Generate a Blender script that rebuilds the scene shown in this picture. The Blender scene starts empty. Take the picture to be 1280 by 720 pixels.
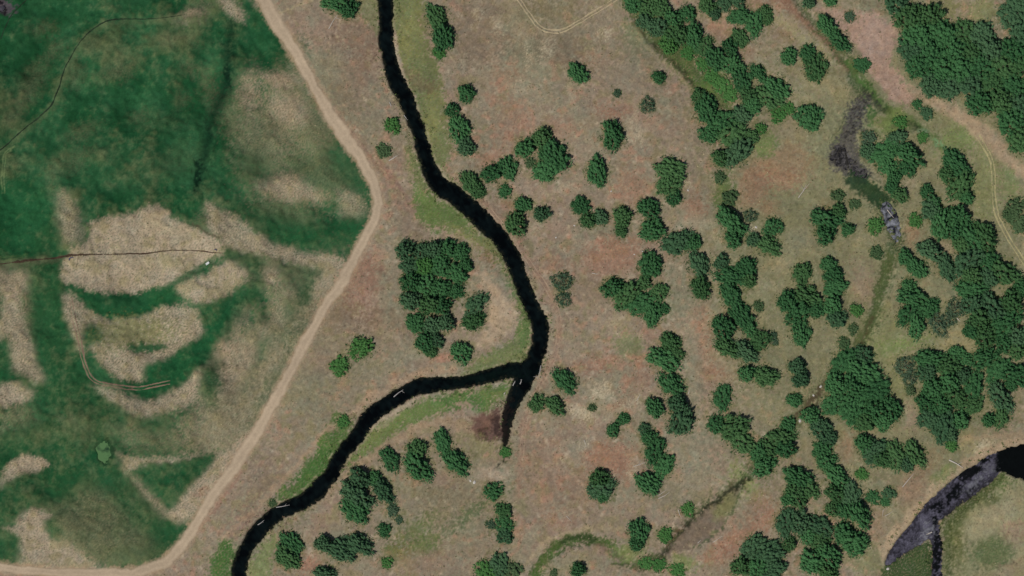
import bpy, math, random
import numpy as np
from mathutils import Vector

# ------------------------------------------------------------------ camera, sky, sun, exposure
SC = bpy.context.scene
COL = SC.collection
TILT = math.radians(9.0)
DIST = 2400.0
MPP = 0.5                      # metres per photograph pixel at the centre
cam_d = bpy.data.cameras.new('camera')
cam_d.sensor_width = 36.0
cam_d.lens = 36.0 * DIST / (1280 * MPP)
cam_d.clip_start = 10.0
cam_d.clip_end = 30000.0
cam = bpy.data.objects.new('camera', cam_d)
cam.location = (0, -DIST * math.sin(TILT), DIST * math.cos(TILT))
cam.rotation_euler = (TILT, 0, 0)
COL.objects.link(cam)
SC.camera = cam

SUN_EL = math.radians(55)
SUN_AZ = math.radians(222)     # compass bearing of the sun (picture top = north)
W = bpy.data.worlds.new('World')
SC.world = W
W.use_nodes = True
wn = W.node_tree
sky = wn.nodes.new('ShaderNodeTexSky')
sky.sky_type = 'NISHITA'
sky.sun_disc = False
sky.sun_elevation = SUN_EL
sky.sun_rotation = SUN_AZ
bg = wn.nodes['Background']
bg.inputs['Strength'].default_value = 0.06
wn.links.new(sky.outputs[0], bg.inputs['Color'])
sun_d = bpy.data.lights.new('sun', 'SUN')
sun_d.energy = 3.75
sun_d.angle = math.radians(0.5)
sun_d.color = (1.0, 0.96, 0.9)
sun = bpy.data.objects.new('sun', sun_d)
sdir = Vector((math.sin(SUN_AZ) * math.cos(SUN_EL), math.cos(SUN_AZ) * math.cos(SUN_EL), math.sin(SUN_EL)))
sun.rotation_euler = sdir.to_track_quat('Z', 'Y').to_euler()
sun.location = sdir * 500
COL.objects.link(sun)
SC.view_settings.view_transform = 'Standard'
SC.view_settings.look = 'None'
SC.view_settings.exposure = 0.0
SC.view_settings.gamma = 1.0
SC.view_settings.use_curve_mapping = False
SC.cycles.max_bounces = 4
SC.cycles.diffuse_bounces = 2
SC.cycles.glossy_bounces = 2

RNG = random.Random(7)
NR = np.random.default_rng(11)
ct, st = math.cos(TILT), math.sin(TILT)

# ------------------------------------------------------------------ pixel <-> ground (used to survey the place from the photograph)
def P(u, v):
    a = (u - 640) * MPP / DIST
    b = (360 - v) * MPP / DIST
    t = DIST * ct / (ct - b * st)
    return a * t, -DIST * st + t * (st + b * ct)

def to_px(x, y):
    dep = (y + DIST * st) * st + (DIST * ct) * ct
    up = (y + DIST * st) * ct - (DIST * ct) * st
    return 640 + x / dep * DIST / MPP, 360 - up / dep * DIST / MPP

# ------------------------------------------------------------------ ground grid
STEP = 0.64
def axis(half, far):
    core = np.arange(-half, half + STEP * .5, STEP)
    ext, s, p = [], STEP, core[-1]
    while p < far:
        s *= 1.17
        p += s
        ext.append(p)
    ext = np.array(ext)
    return np.concatenate([-ext[::-1], core, ext])
XS, YS = axis(396, 6500), axis(240, 6500)
NX, NY = len(XS), len(YS)
GX, GY = np.meshgrid(XS, YS)
gxc = np.clip(GX, -440, 440)
gyc = np.clip(GY, -300, 300)
U, V = to_px(gxc, gyc)
OUT = np.clip(np.maximum((np.abs(GX) - 394) / 30, (np.abs(GY) - 238) / 30), 0, 1).astype(np.float32)   # 0 inside the surveyed area

def fbm(lo, hi, beta=1.0, seed=None, ax=1.0, ay=1.0, rot=0.0):
    """band-limited noise: wavelengths from lo to hi metres, unit variance"""
    r = np.random.default_rng(seed)
    f = np.fft.rfft2(r.standard_normal((NY, NX)))
    ky = np.fft.fftfreq(NY, STEP)[:, None]
    kx = np.fft.rfftfreq(NX, STEP)[None, :]
    cr, sr = math.cos(rot), math.sin(rot)
    k = np.sqrt(((kx * cr + ky * sr) * ax) ** 2 + ((ky * cr - kx * sr) * ay) ** 2)
    k[0, 0] = 1e-6
    filt = k ** (-beta) * np.exp(-(k * lo) ** 4 * .2) * (1 - np.exp(-(k * hi) ** 4))
    n = np.fft.irfft2(f * filt, s=(NY, NX))
    return (n / n.std()).astype(np.float32)

N_big = fbm(30, 160, 1.2, 1)
N_big2 = fbm(30, 140, 1.2, 2)
N_mid = fbm(5, 30, 1.0, 3)
N_mid2 = fbm(5, 30, 1.0, 4)
N_sm = fbm(1.6, 7, .8, 5)
N_sm2 = fbm(1.6, 7, .8, 6)
N_fine = fbm(1.0, 2.6, .3, 8)
N_str = fbm(1.2, 9, .7, 21, ax=4.0, rot=math.radians(-55))
N_str2 = fbm(1.0, 6, .6, 22, ax=3.5, rot=math.radians(70))
N_tuft = fbm(1.0, 4.5, .6, 9)
WU = U + 2.0 * N_mid + .7 * N_sm
WV = V + 2.0 * N_mid2 + .7 * N_sm2

def window(u0, u1, v0, v1):
    x0, y0 = P(u0, v1)
    x1, y1 = P(u1, v0)
    i0, i1 = np.searchsorted(XS, x0 - 8), np.searchsorted(XS, x1 + 8)
    j0, j1 = np.searchsorted(YS, y0 - 8), np.searchsorted(YS, y1 + 8)
    return slice(max(j0, 0), max(j1, 1)), slice(max(i0, 0), max(i1, 1))

def spline(pts, sub=6):
    """Catmull-Rom through rows of any width"""
    p = np.array(pts, float)
    q = np.vstack([2 * p[0] - p[1], p, 2 * p[-1] - p[-2]])
    out = []
    t = np.linspace(0, 1, sub, endpoint=False)[:, None]
    for i in range(1, len(q) - 2):
        a, b, c, d = q[i - 1], q[i], q[i + 1], q[i + 2]
        out.append(.5 * (2 * b + (c - a) * t + (2 * a - 5 * b + 4 * c - d) * t ** 2 + (3 * b - a - 3 * c + d) * t ** 3))
    out.append(p[-1:])
    return np.vstack(out)

def poly_sd(pts, pad=14, warp=1.0, smooth=True):
    """signed distance in photo pixels to a closed outline (negative inside) on a window of the grid"""
    p = np.array(pts, float)
    if smooth and len(p) > 4:
        p = spline(np.vstack([p, p[:1]]), 3)[:-1]
    w = window(p[:, 0].min() - pad, p[:, 0].max() + pad, p[:, 1].min() - pad, p[:, 1].max() + pad)
    uu = U[w] + (WU[w] - U[w]) * warp
    vv = V[w] + (WV[w] - V[w]) * warp
    d2 = np.full(uu.shape, 1e9, np.float32)
    ins = np.zeros(uu.shape, bool)
    for (ax, ay), (bx, by) in zip(p, np.roll(p, -1, 0)):
        ex, ey = bx - ax, by - ay
        l2 = ex * ex + ey * ey + 1e-9
        t = np.clip(((uu - ax) * ex + (vv - ay) * ey) / l2, 0, 1)
        d2 = np.minimum(d2, (uu - ax - t * ex) ** 2 + (vv - ay - t * ey) ** 2)
        c = ((ay > vv) != (by > vv))
        if abs(ey) > 1e-9:
            ins ^= c & (uu < ex * (vv - ay) / ey + ax)
    d = np.sqrt(d2)
    return w, np.where(ins, -d, d)

def line_sd(pts, pad=14, warp=.5, sub=4):
    """rows (u, v, width): distance to the centre line minus half the local width"""
    p = spline(pts, sub)
    m = p[:, 2].max() / 2 + pad
    w = window(p[:, 0].min() - m, p[:, 0].max() + m, p[:, 1].min() - m, p[:, 1].max() + m)
    uu = U[w] + (WU[w] - U[w]) * warp
    vv = V[w] + (WV[w] - V[w]) * warp
    best = np.full(uu.shape, 1e9, np.float32)
    for a, b in zip(p[:-1], p[1:]):
        ex, ey = b[0] - a[0], b[1] - a[1]
        l2 = ex * ex + ey * ey + 1e-9
        t = np.clip(((uu - a[0]) * ex + (vv - a[1]) * ey) / l2, 0, 1)
        d = np.hypot(uu - a[0] - t * ex, vv - a[1] - t * ey) - .5 * (a[2] + (b[2] - a[2]) * t)
        best = np.minimum(best, d)
    return w, best

def ell_sd(u, v, ru, rv, rot=0, warp=1.0):
    r = max(ru, rv)
    w = window(u - r * 2 - 8, u + r * 2 + 8, v - r * 2 - 8, v + r * 2 + 8)
    du = U[w] + (WU[w] - U[w]) * warp - u
    dv = V[w] + (WV[w] - V[w]) * warp - v
    c, s = math.cos(math.radians(rot)), math.sin(math.radians(rot))
    a, b = du * c - dv * s, du * s + dv * c
    return w, (np.hypot(a / ru, b / rv) - 1) * min(ru, rv)

def sstep(e0, e1, x):
    t = np.clip((x - e0) / (e1 - e0), 0, 1)
    return t * t * (3 - 2 * t)

def S(r, g, b, k=.80):
    """colour seen in the sunlit photograph -> surface albedo"""
    c = np.array([r, g, b], float) / 255
    return (np.where(c <= .04045, c / 12.92, ((c + .055) / 1.055) ** 2.4) * k).astype(np.float32)

# ground cover colours
GREEN_D = S(29, 74, 43)
GREEN_M = S(46, 90, 56)
GREEN_O = S(92, 100, 68)
BEIGE = S(167, 150, 126)
BEIGE_P = S(172, 148, 126)
OLIVE = S(126, 121, 92)
BROWN = S(146, 129, 109)
GREYG = S(135, 130, 106)
PINK = S(152, 128, 110)
RED = S(154, 114, 92)
STRAW = S(172, 158, 122)
ROADC = S(176, 151, 124)
BANK = S(106, 116, 72)
BRIGHT = S(64, 102, 48)
WETG = S(66, 84, 50)
DKSOIL = S(70, 58, 46)
SAND = S(178, 160, 136)
GREYP = S(86, 80, 76)

C = np.zeros((NY, NX, 3), np.float32)
H = np.zeros((NY, NX), np.float32)

def paint(wsd, col, soft=3.0, k=1.0, rag=1.2, tuft=0.0):
    w, sd = wsd
    m = sstep(soft, -soft, sd + rag * N_sm[w] + tuft * N_tuft[w]) * k
    if tuft:
        m = np.clip(m * (1 + .25 * N_fine[w]), 0, 1)
    C[w] += (col - C[w]) * m[..., None]
    return m

# ---- survey data
ROAD = [(250,-160,16),(300,-60,16),(322,-14,16),(330,0,16),(341,20,16),(354,40,16),(366,60,15),(381,85,15),(394,110,14),(408,135,15),(421,155,16),(438,180,16),(452,200,14),(463,220,14),(471,240,12.5),(472,260,12),(466,280,12),(455,300,12),(445,320,12),(434,340,13),(421,362,13),(405,385,12),(392,410,12),(378,435,12),(365,460,12),(352,485,12),(338,510,13),(325,535,13),(312,554,14),(301,570,14),(287,592,14),(270,615,13),(253,641,12),(239,665,12.5),(223,686,12),(206,702,13),(185,712,13),(160,716,12),(100,716.5,10),(37,713,10),(0,709,10),(-45,702,10),(-160,690,10)]
RIVER_A = [(470,-120,19),(481,-60,19),(481,-20,19),(482.5,0,19),(483,25,16),(482.5,45,18),(485,62,18),(489,82,17),(495.5,100,20),(501.5,112,19),(510,130,19),(518,150,16),(523,162,17),(528,180,16),(533.5,200,18),(541,218,20),(551,233,22),(567,242,22),(585,257,23),(602,274,22),(619,290,21),(633,308,20),(643,327,20),(650,345,19),(655,360,18.5),(666,385,20),(675,405,20),(675.5,425,19),(672,440,18),(665,457,22),(655,475,22),(646,492,19),(639,510,16),(634,530,11),(632,546,7),(631,556,4)]
RIVER_B = [(664,462,22),(640,463,18),(607,470.5,17),(577,477.5,15),(545,480,18),(520,484,19),(497,497,19),(473,512,19),(458,527,20),(448,543,18),(433,560,17),(422,577,17),(414,592,18),(403,606,20),(382,625,20),(357,636,18),(337,649,19),(322,665,20),(308,684,17),(301,702,18),(299.5,720,19),(300,780,19),(296,840,19)]

# ---- base cover, left of the road and right of it
left_side = [(p[0], p[1]) for p in ROAD] + [(-400, 690), (-400, -160)]
C[:] = BROWN
n = np.clip(.45 + .4 * N_big + .25 * N_mid, 0, 1)[..., None]
C += (GREYG - C) * n * .85
n = np.clip(.05 + .4 * N_big2 + .25 * N_mid2, 0, 1)[..., None]
C += (PINK - C) * n * .75
mo = np.clip(-.25 + .5 * N_mid2 - .3 * N_big, 0, .8)[..., None]
C += (S(118, 122, 86) - C) * mo * .6
mo = np.clip(-.35 + .5 * N_mid - .25 * N_big2, 0, .8)[..., None]
C += (S(160, 120, 99) - C) * mo * .8
mo = np.clip(-.75 + .6 * fbm(4, 18, .8, 31), 0, .8)[..., None]
C += (S(178, 162, 138) - C) * mo * .8
for e in [(1120,330,200,330,0,.75),(940,330,70,260,0,.45),(560,620,90,90,0,.25),(420,470,60,60,0,.3),(690,30,80,60,0,.3)]:
    paint(ell_sd(*e[:5]), S(124, 124, 90), 60, e[5], 14, 4)
w, sd = poly_sd(left_side, pad=40, warp=.3, smooth=False)
mL = sstep(4, -4, sd)[..., None]
base_l = GREEN_D + (GREEN_M - GREEN_D) * np.clip(.35 + .45 * N_big + .14 * N_mid, 0, 1)[..., None]
base_l = base_l + (GREEN_O - base_l) * np.clip(-.12 + .28 * N_big2 + .14 * N_mid2 + .04 * N_tuft, 0, .45)[..., None]
C[w] += (base_l[w] - C[w]) * mL
wx = window(-2000, -20, -60, 702)
far_l = ((GX < P(-10, 360)[0]) & (GY > P(0, 690)[1]) | (GY > P(0, -150)[1]) & (GX < P(245, 0)[0] - .55 * (GY - P(0, -150)[1])))[..., None]
C += (base_l - C) * far_l

# olive, drier grass in parts of the left field
for e in [(385,130,55,60,0,.65),(300,140,26,36,0,.3),(390,215,70,40,-20,.35),(230,550,75,18,0,.55),(125,655,80,55,20,.55),(60,690,60,25,0,.3),(150,525,50,16,0,.45),(25,400,30,60,0,.4),(355,262,45,24,-20,.35),(20,520,24,16,0,.6)]:
    paint(ell_sd(*e[:5]), OLIVE, 16, e[5], 5, 3)

for e in [(360,430,48,120,-30,.85),(295,490,50,85,-28,.8),(345,345,50,20,-10,.45),(275,545,40,20,0,.6),(330,170,34,60,-15,.4)]:
    paint(ell_sd(*e[:5]), S(140, 130, 104), 18, e[5], 5, 2)
for e in [(120,640,10,6,20,.5),(90,625,12,7,0,.5),(150,660,12,8,40,.4),(105,670,8,5,0,.5),(75,640,7,6,0,.4),(135,690,14,5,0,.3),(160,690,20,8,10,.4),(345,470,8,26,-28,.4),(300,440,7,24,-28,.45),(325,505,6,20,-28,.35),(372,415,6,22,-28,.4)]:
    paint(ell_sd(*e[:5]), S(62, 86, 54), 6, e[5], 3, 1)
# soft dull dry patches in the upper green field
for e in [(240,18,14,7,15,.7),(220,51,24,8,0,.5),(145,89,22,11,25,.5),(236,85,9,6,0,.55),(256,98,6,14,-15,.4),(264,117,5,12,10,.45),(225,122,9,9,0,.35),(312,112,12,24,-8,.6),(288,153,9,14,0,.45),(40,100,14,28,-30,.4),(20,140,6,18,-30,.45),(68,60,13,7,30,.45),(53,35,11,7,0,.45),(112,56,12,9,30,.3),(94,92,12,14,0,.35),(172,143,8,7,0,.3),(100,165,16,7,25,.45),(84,203,26,12,20,.35),(310,216,10,10,0,.5),(64,232,4,6,0,.5),(20,205,18,10,30,.2),(120,190,20,10,0,.2),(180,215,40,16,10,.12),(230,195,30,16,0,.12),(200,150,30,10,0,.15)]:
    paint(ell_sd(*e[:5]), BEIGE_P if e[5] > .55 else S(112, 106, 80), 11, e[5] * .75, 2.0, .6)

BEIGES = [
 ([(268,-8),(290,0),(305,18),(303,27),(295,24),(280,12)], .9, 3),
 ([(312,-5),(324,0),(328,12),(318,10)], .8, 3),
 ([(71,245),(82,240),(96,262),(105,290),(98,305),(80,304),(72,285)], .65, 5),
 ([(112,277),(130,274),(160,269),(190,258),(201,259),(215,269),(232,280),(250,287),(272,299),(280,314),(275,320),(257,330),(240,342),(220,352),(200,358),(150,364),(112,362),(95,355),(72,350),(74,330),(90,315),(107,302),(115,290)], .97, 2.2),
 ([(242,275),(250,259),(261,254),(282,266),(308,280),(322,292),(345,304),(385,314),(432,324),(420,345),(398,340),(370,330),(330,320),(300,316),(282,312),(272,297)], .85, 3),
 ([(217,362),(235,351),(260,341),(280,328),(298,327),(308,337),(302,355),(285,369),(262,378),(245,378),(228,370)], .92, 3),
 ([(320,228),(347,217),(370,221),(395,237),(408,250),(370,251),(335,246)], .6, 5),
 ([(420,240),(445,240),(458,262),(450,275),(430,270)], .62, 5),
 ([(326,90),(365,94),(374,105),(350,112),(330,100)], .6, 4),
 ([(338,122),(375,120),(387,150),(360,157),(342,140)], .5, 6),
 ([(325,336),(345,328),(350,345),(340,358),(325,350)], .6, 4),
 ([(395,345),(425,340),(415,362),(398,372),(385,362)], .7, 4),
 ([(75,368),(88,365),(100,378),(112,392),(120,402),(108,412),(103,425),(106,442),(97,436),(85,410),(78,390)], .85, 3),
 ([(100,380),(112,392),(150,398),(190,388),(220,380),(245,387),(252,404),(257,414),(250,421),(225,436),(205,449),(185,456),(180,472),(165,477),(145,472),(128,458),(115,440),(112,432),(128,424),(118,408)], .9, 2.6),
 ([(0,392),(9,362),(24,370),(30,400),(40,428),(48,450),(57,472),(48,480),(30,470),(12,460),(15,440),(8,420),(-8,425)], .8, 4),
 ([(-10,338),(12,336),(35,342),(36,362),(20,372),(-10,365)], .55, 5),
 ([(-10,482),(15,478),(33,484),(43,490),(35,500),(18,505),(-10,508)], .92, 3),
 ([(107,482),(120,480),(140,487),(165,495),(190,500),(200,493),(225,482),(240,470),(251,461),(250,478),(245,495),(235,505),(215,515),(190,520),(170,520),(150,510),(130,497)], .88, 3),
 ([(142,560),(155,570),(175,573),(215,572),(248,569),(215,578),(180,581),(165,588),(155,589),(147,577)], .95, 2.5),
 ([(150,587),(160,588),(192,620),(222,648),(215,655),(185,628)], .55, 3),
 ([(213,636),(225,622),(245,602),(262,580),(285,562),(305,545),(320,538),(302,572),(280,597),(262,621),(245,642),(235,652),(222,655),(212,646)], .95, 3),
 ([(-8,610),(5,590),(15,575),(30,569),(45,570),(58,578),(55,585),(40,590),(20,597),(5,608)], .95, 2.5),
 ([(5,660),(20,655),(28,640),(40,637),(60,640),(57,655),(60,668),(75,680),(85,680),(100,690),(120,705),(130,714),(35,714),(22,705),(25,680),(22,668)], .95, 3),
 ([(88,519),(96,521),(97,528),(90,530)], .8, 2), ([(71,520),(79,521),(79,528),(72,528)], .8, 2),
 ([(268,440),(300,420),(318,440),(300,470),(278,490),(268,465)], .45, 8),
 ([(290,395),(305,380),(312,392),(295,420),(280,450),(272,440)], .5, 5),
]
for pts, k, soft in BEIGES:
    paint(poly_sd(pts, warp=.55), BEIGE if k > .6 else BEIGE_P, soft * 2.0, k * (.96 if k > .9 else .85), 1.2, .8)
# darker green hollows
GREENS = [
 ([(93,362),(108,374),(125,384),(150,388),(170,384),(190,372),(206,364),(218,362),(205,376),(185,386),(165,393),(145,395),(120,389),(106,378)], .95, 2.5),
 ([(270,322),(258,332),(240,344),(215,356),(200,362),(215,350),(238,338),(256,327)], .8, 2),
 ([(318,362),(300,377),(286,398),(276,415),(265,435),(252,455),(235,470),(218,484),(185,494),(165,488),(195,487),(212,477),(180,468),(185,456),(210,448),(235,433),(250,420),(258,404),(250,392),(262,382),(280,380),(298,366)], .9, 4),
 ([(41,330),(72,330),(75,365),(76,385),(82,410),(94,435),(106,462),(118,482),(140,503),(160,520),(150,530),(120,520),(80,505),(62,480),(48,455),(42,420),(40,380)], .92, 5),
 ([(-5,428),(8,432),(13,460),(5,475),(-8,472)], .9, 3),
 ([(40,505),(90,500),(130,530),(150,590),(165,620),(190,645),(225,668),(215,680),(190,672),(165,655),(140,625),(110,600),(90,570),(60,545)], .82, 8),
 ([(180,582),(230,577),(260,569),(262,580),(240,604),(220,629),(212,636),(197,621),(187,606),(175,595)], .9, 4),
 ([(0,600),(30,598),(60,596),(95,600),(90,620),(40,630),(15,650),(-10,655)], .7, 6),
 ([(55,652),(66,650),(78,662),(72,676),(60,668)], .8, 3), ([(-8,672),(20,668),(28,690),(28,705),(-8,706)], .6, 4),
 ([(170,528),(192,522),(212,528),(205,538),(180,538)], .7, 4),
 ([(252,466),(265,462),(277,478),(268,496),(254,494)], .75, 4),
 ([(280,315),(320,325),(325,338),(300,335)], .55, 4),
 ([(352,345),(398,335),(392,352),(378,370),(366,362)], .5, 5),
 ([(372,362),(392,352),(386,380),(374,382)], .6, 4), ([(355,376),(368,374),(368,392),(356,394)], .5, 4),
 ([(322,384),(334,386),(332,404),(322,404)], .5, 5), ([(320,425),(345,415),(330,450),(318,455)], .45, 5),
 ([(40,310),(72,300),(75,330),(45,332)], .8, 5), ([(0,250),(60,245),(68,300),(40,328),(0,325)], .85, 8),
 ([(200,230),(250,250),(262,285),(250,284),(232,278),(216,266),(195,252)], .8, 3),
 ([(295,188),(330,195),(340,215),(312,230),(300,215)], .5, 8), ([(320,265),(400,280),(452,270),(450,290),(425,312),(380,310),(340,298),(322,285)], .75, 6),
 ([(405,190),(425,185),(450,215),(460,240),(440,236),(420,215)], .6, 5),
 ([(112,405),(126,410),(128,420),(112,426),(104,418)], .75, 2.5), ([(158,430),(180,427),(206,430),(204,437),(180,439),(160,438)], .75, 2),
 ([(213,655),(235,650),(228,668),(215,680),(200,670)], .6, 5),
]
for pts, k, soft in GREENS:
    paint(poly_sd(pts, warp=.55), GREEN_D * 1.25, soft * 1.9, k * .95, 1.2, .8)
paint(ell_sd(165, 415, 48, 19, 5), S(118, 122, 74), 9, .6, 3, 4)
paint(ell_sd(182, 433, 22, 5, 3), GREEN_M, 2, .8, 1)
paint(ell_sd(230, 298, 16, 5, 10), GREYG, 4, .5); paint(ell_sd(210, 325, 14, 6, 0), GREYG, 5, .45); paint(ell_sd(180, 345, 14, 5, 10), GREYG, 5, .35)
paint(ell_sd(205, 280, 30, 9, -10), STRAW, 8, .35); paint(ell_sd(185, 325, 25, 6, 0), STRAW, 6, .3)
for rows, k_ in [([(318,330,10),(322,352,12),(312,372,12),(296,392,12),(282,418,14)], .7), ([(62,300,26),(58,350,30),(60,400,32),(72,440,32),(92,480,34),(120,520,34),(135,560,26),(150,600,26),(185,645,26),(215,672,20)], .6),
                 ([(285,318,8),(300,325,12),(330,332,10),(395,338,8)], .5), ([(0,440,10),(20,475,8),(50,490,12),(80,500,18)], .6), ([(0,560,30),(40,545,34),(90,540,30)], .6), ([(20,620,24),(60,610,26),(110,605,22)], .5), ([(390,345,10),(382,370,12),(366,395,10),(352,425,10)], .45), ([(272,452,14),(262,480,16),(266,505,12)], .6), ([(330,432,7),(318,460,8),(305,490,8)], .4)]:
    paint(line_sd(rows, warp=.8), S(40, 78, 46), 10, k_, 2, .8)
wf = window(-20, 440, 190, 715)
mf = (np.clip(-.1 + .32 * N_mid2[wf] + .2 * N_big[wf], 0, .5) * np.clip((C[wf][..., 0] - .12) / .12, 0, 1))[..., None]
C[wf] += (S(132, 128, 92) - C[wf]) * mf                # patchy olive growth on the dry knolls
wf = window(-20, 470, -20, 715)
lowf = sstep(430, 560, V[wf]) * .14 - .02
green = np.clip((.16 - C[wf][..., 0]) / .1, 0, 1) * (U[wf] < 470)
mg = np.clip(lowf + .11 * N_mid[wf] + .10 * N_big2[wf] + .05 * N_tuft[wf] + .05 * N_sm[wf], 0, .6) * green
C[wf] += (S(104, 106, 74) - C[wf]) * mg[..., None]      # duller, uneven growth in the green meadow
# black-green gullies in the upper field
for pts in [[(281,84),(286,86),(290,98),(287,104),(282,94)], [(245,200),(250,200),(249,225),(246,238),(243,222)]]:
    paint(poly_sd(pts), S(10, 30, 22), 2, .85, .8)
paint(line_sd([(290,30,8),(286,60,12),(284,95,14),(272,130,12),(262,160,10),(254,200,10),(247,240,8)]), S(11, 38, 25), 11, .85)
paint(line_sd([(240,280,2),(255,289,2.5),(265,295,3),(273,299,2)]), S(82, 78, 58), 1.2, .8, .4)
paint(ell_sd(3, 6, 14, 9, -20), S(88, 78, 84), 4, .9, 2); paint(ell_sd(0, 6, 4, 8), S(20, 16, 22), 2, .9)
paint(line_sd([(0,190,7),(32,162,7),(64,134,8),(76,107,9),(88,77,9),(106,49,8),(135,30,7),(180,27,6),(225,22,6)], warp=.6), S(96, 108, 74), 5, .5, 1.5)
# pale ruts lower left edge of the green field
for o in (0, 3):
    paint(line_sd([(18 + o,183,1.2),(9 + o,189,1.4),(4 + o,200,1.4),(2 + o,240,1.2)], warp=.2), S(120, 138, 92), .8, .65, .3)
paint(line_sd([(0,332,9),(60,325,9),(100,320,5)]), S(112, 104, 80), 3, .35, 1)
for pts in [[(4,327,1),(20,324,1),(34,318.5,1)], [(0,322,1),(16,321,1),(30,319,1)]]:
    paint(line_sd(pts, warp=.2), S(96, 120, 70), .7, .5, .3)

# ---- strip between road and river
paint(line_sd([(400,118,10),(430,155,12),(455,185,12),(490,225,12),(515,262,10)], warp=.4), S(140, 106, 90), 4, .6, 1.5)
for pts in [[(416,125,1.4),(440,160,1.4),(470,200,1.4),(505,248,1.4)], [(425,125,1.2),(448,157,1.2),(480,197,1.2),(512,245,1.2)]]:
    paint(line_sd(pts, warp=.25), STRAW, .8, .35, .6)
paint(line_sd([(350,16,3),(372,7,3),(390,0,3)], warp=.2), STRAW, 1.5, .6)
for e in [(400,90,34,26,0,GREYG,.5),(375,60,10,14,0,GREEN_M,.5),(440,100,20,40,-20,S(132,108,90),.5),(455,45,40,25,0,S(128,106,88),.6),(470,150,14,36,-10,GREYG,.5),(436,118,10,34,30,GREYG,.35),(510,270,20,30,0,S(128,112,94),.5),(450,350,25,35,-25,S(146,110,92),.65),(420,395,30,22,0,S(128,106,86),.5),(480,400,28,16,0,S(124,102,82),.6),(400,450,16,12,0,PINK,.5),(470,460,30,14,20,GREYG,.5),(395,490,30,25,0,GREYG,.4),(490,370,14,60,0,GREYG,.4),(310,650,30,14,40,S(140,112,100),.6),(330,600,22,24,30,S(130,112,96),.5),(270,690,26,20,0,GREYG,.45),(510,200,18,12,0,S(128,106,88),.4)]:
    paint(ell_sd(*e[:5]), e[5], 10, e[6], 4, 2.5)
paint(line_sd([(245,665,4),(265,640,6),(280,618,7),(300,590,6)]), S(158, 118, 98), 2.5, .6)
paint(ell_sd(252, 615, 9, 5, 40), RED, 4, .45)
# grassy banks
BANKS = [
 ([(488,-20),(526,-20),(531,20),(536,60),(548,80),(553,110),(560,150),(566,185),(560,212),(572,236),(552,228),(538,200),(530,175),(518,125),(502,100),(490,50)], BANK, .85, 5),
 ([(450,-20),(476,-20),(474,40),(462,30),(446,10)], BANK, .6, 5),
 ([(508,180),(524,190),(532,222),(548,248),(575,258),(592,277),(610,291),(625,311),(640,342),(655,372),(666,405),(664,440),(655,455),(630,458),(600,467),(578,468),(600,447),(640,420),(648,395),(642,360),(630,335),(605,313),(585,297),(560,290),(540,284),(525,274),(518,240)], BANK, .9, 4),
 ([(518,240),(528,236),(548,252),(580,262),(592,280),(575,285),(552,276),(540,286),(525,276)], S(90,112,60), .7, 6),
 ([(628,340),(642,345),(658,385),(664,420),(655,440),(648,430),(650,395),(640,370)], S(78,106,58), .6, 4),
 ([(440,575),(455,550),(470,532),(500,511),(530,497),(560,494),(600,487),(632,476),(642,486),(622,500),(606,518),(590,502),(560,512),(530,526),(500,537),(470,562),(440,583),(418,605),(428,590)], S(96,118,64), .88, 4),
 ([(540,500),(580,492),(630,480),(622,498),(600,510),(585,500),(560,508)], S(70,108,56), .55, 5),
 ([(419,515),(438,522),(441,545),(431,560),(415,580),(400,605),(375,621),(350,626),(344,622),(365,600),(386,580),(400,555)], S(78,106,54), .92, 3),
 ([(385,570),(405,560),(410,575),(395,595),(372,606),(375,590)], BRIGHT, .6, 4),
 ([(276,676),(293,684),(289,735),(262,735),(262,705)], BRIGHT, .85, 4),
 ([(318,690),(345,670),(340,700),(330,740),(312,740),(310,715)], S(120,132,84), .8, 4),
 ([(330,660),(375,640),(420,610),(430,600),(395,625),(360,655)], S(120,120,80), .7, 4),
 ([(502,112),(516,160),(520,190),(508,182),(505,150),(496,120)], S(116,112,84), .6, 5),
]
for pts, col, k, soft in BANKS:
    paint(poly_sd(pts), col, soft, k, 2.5, 2)
for e in [(505,60,10,40,0,.5),(540,150,8,30,-8,.5),(520,30,10,25,0,.4),(590,300,20,6,-35,.5),(470,545,25,5,35,.35),(620,492,12,6,0,.4)]:
    paint(ell_sd(*e[:5]), S(140, 138, 84), 6, e[5], 3, 3)
paint(poly_sd([(491,35),(497,48),(499,70),(510,104),(507,109),(499,92),(493,66)], warp=.2), SAND, 1.5, .9, .6)
paint(line_sd([(508,82,1),(514,96,14),(536,112,14),(540,102,6)]), S(112, 92, 76), 5, .5, 3)
paint(poly_sd([(598,340),(608,340),(618,358),(634,372),(641,393),(636,410),(617,430),(596,432),(602,412),(614,400),(610,375)]), S(170,150,124), 4, .9, 2)
paint(poly_sd([(465,540),(475,528),(495,518),(520,498),(515,498),(490,512),(470,524),(462,538)], warp=.2), SAND, 1.5, .7)
paint(poly_sd([(530,495),(520,496),(500,512),(470,536),(476,537),(505,514)], warp=.2), SAND, 1.5, .35)
paint(poly_sd([(541,205),(556,228),(563,234),(560,222),(548,206)], warp=.2), SAND, 1.5, .6)
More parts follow.
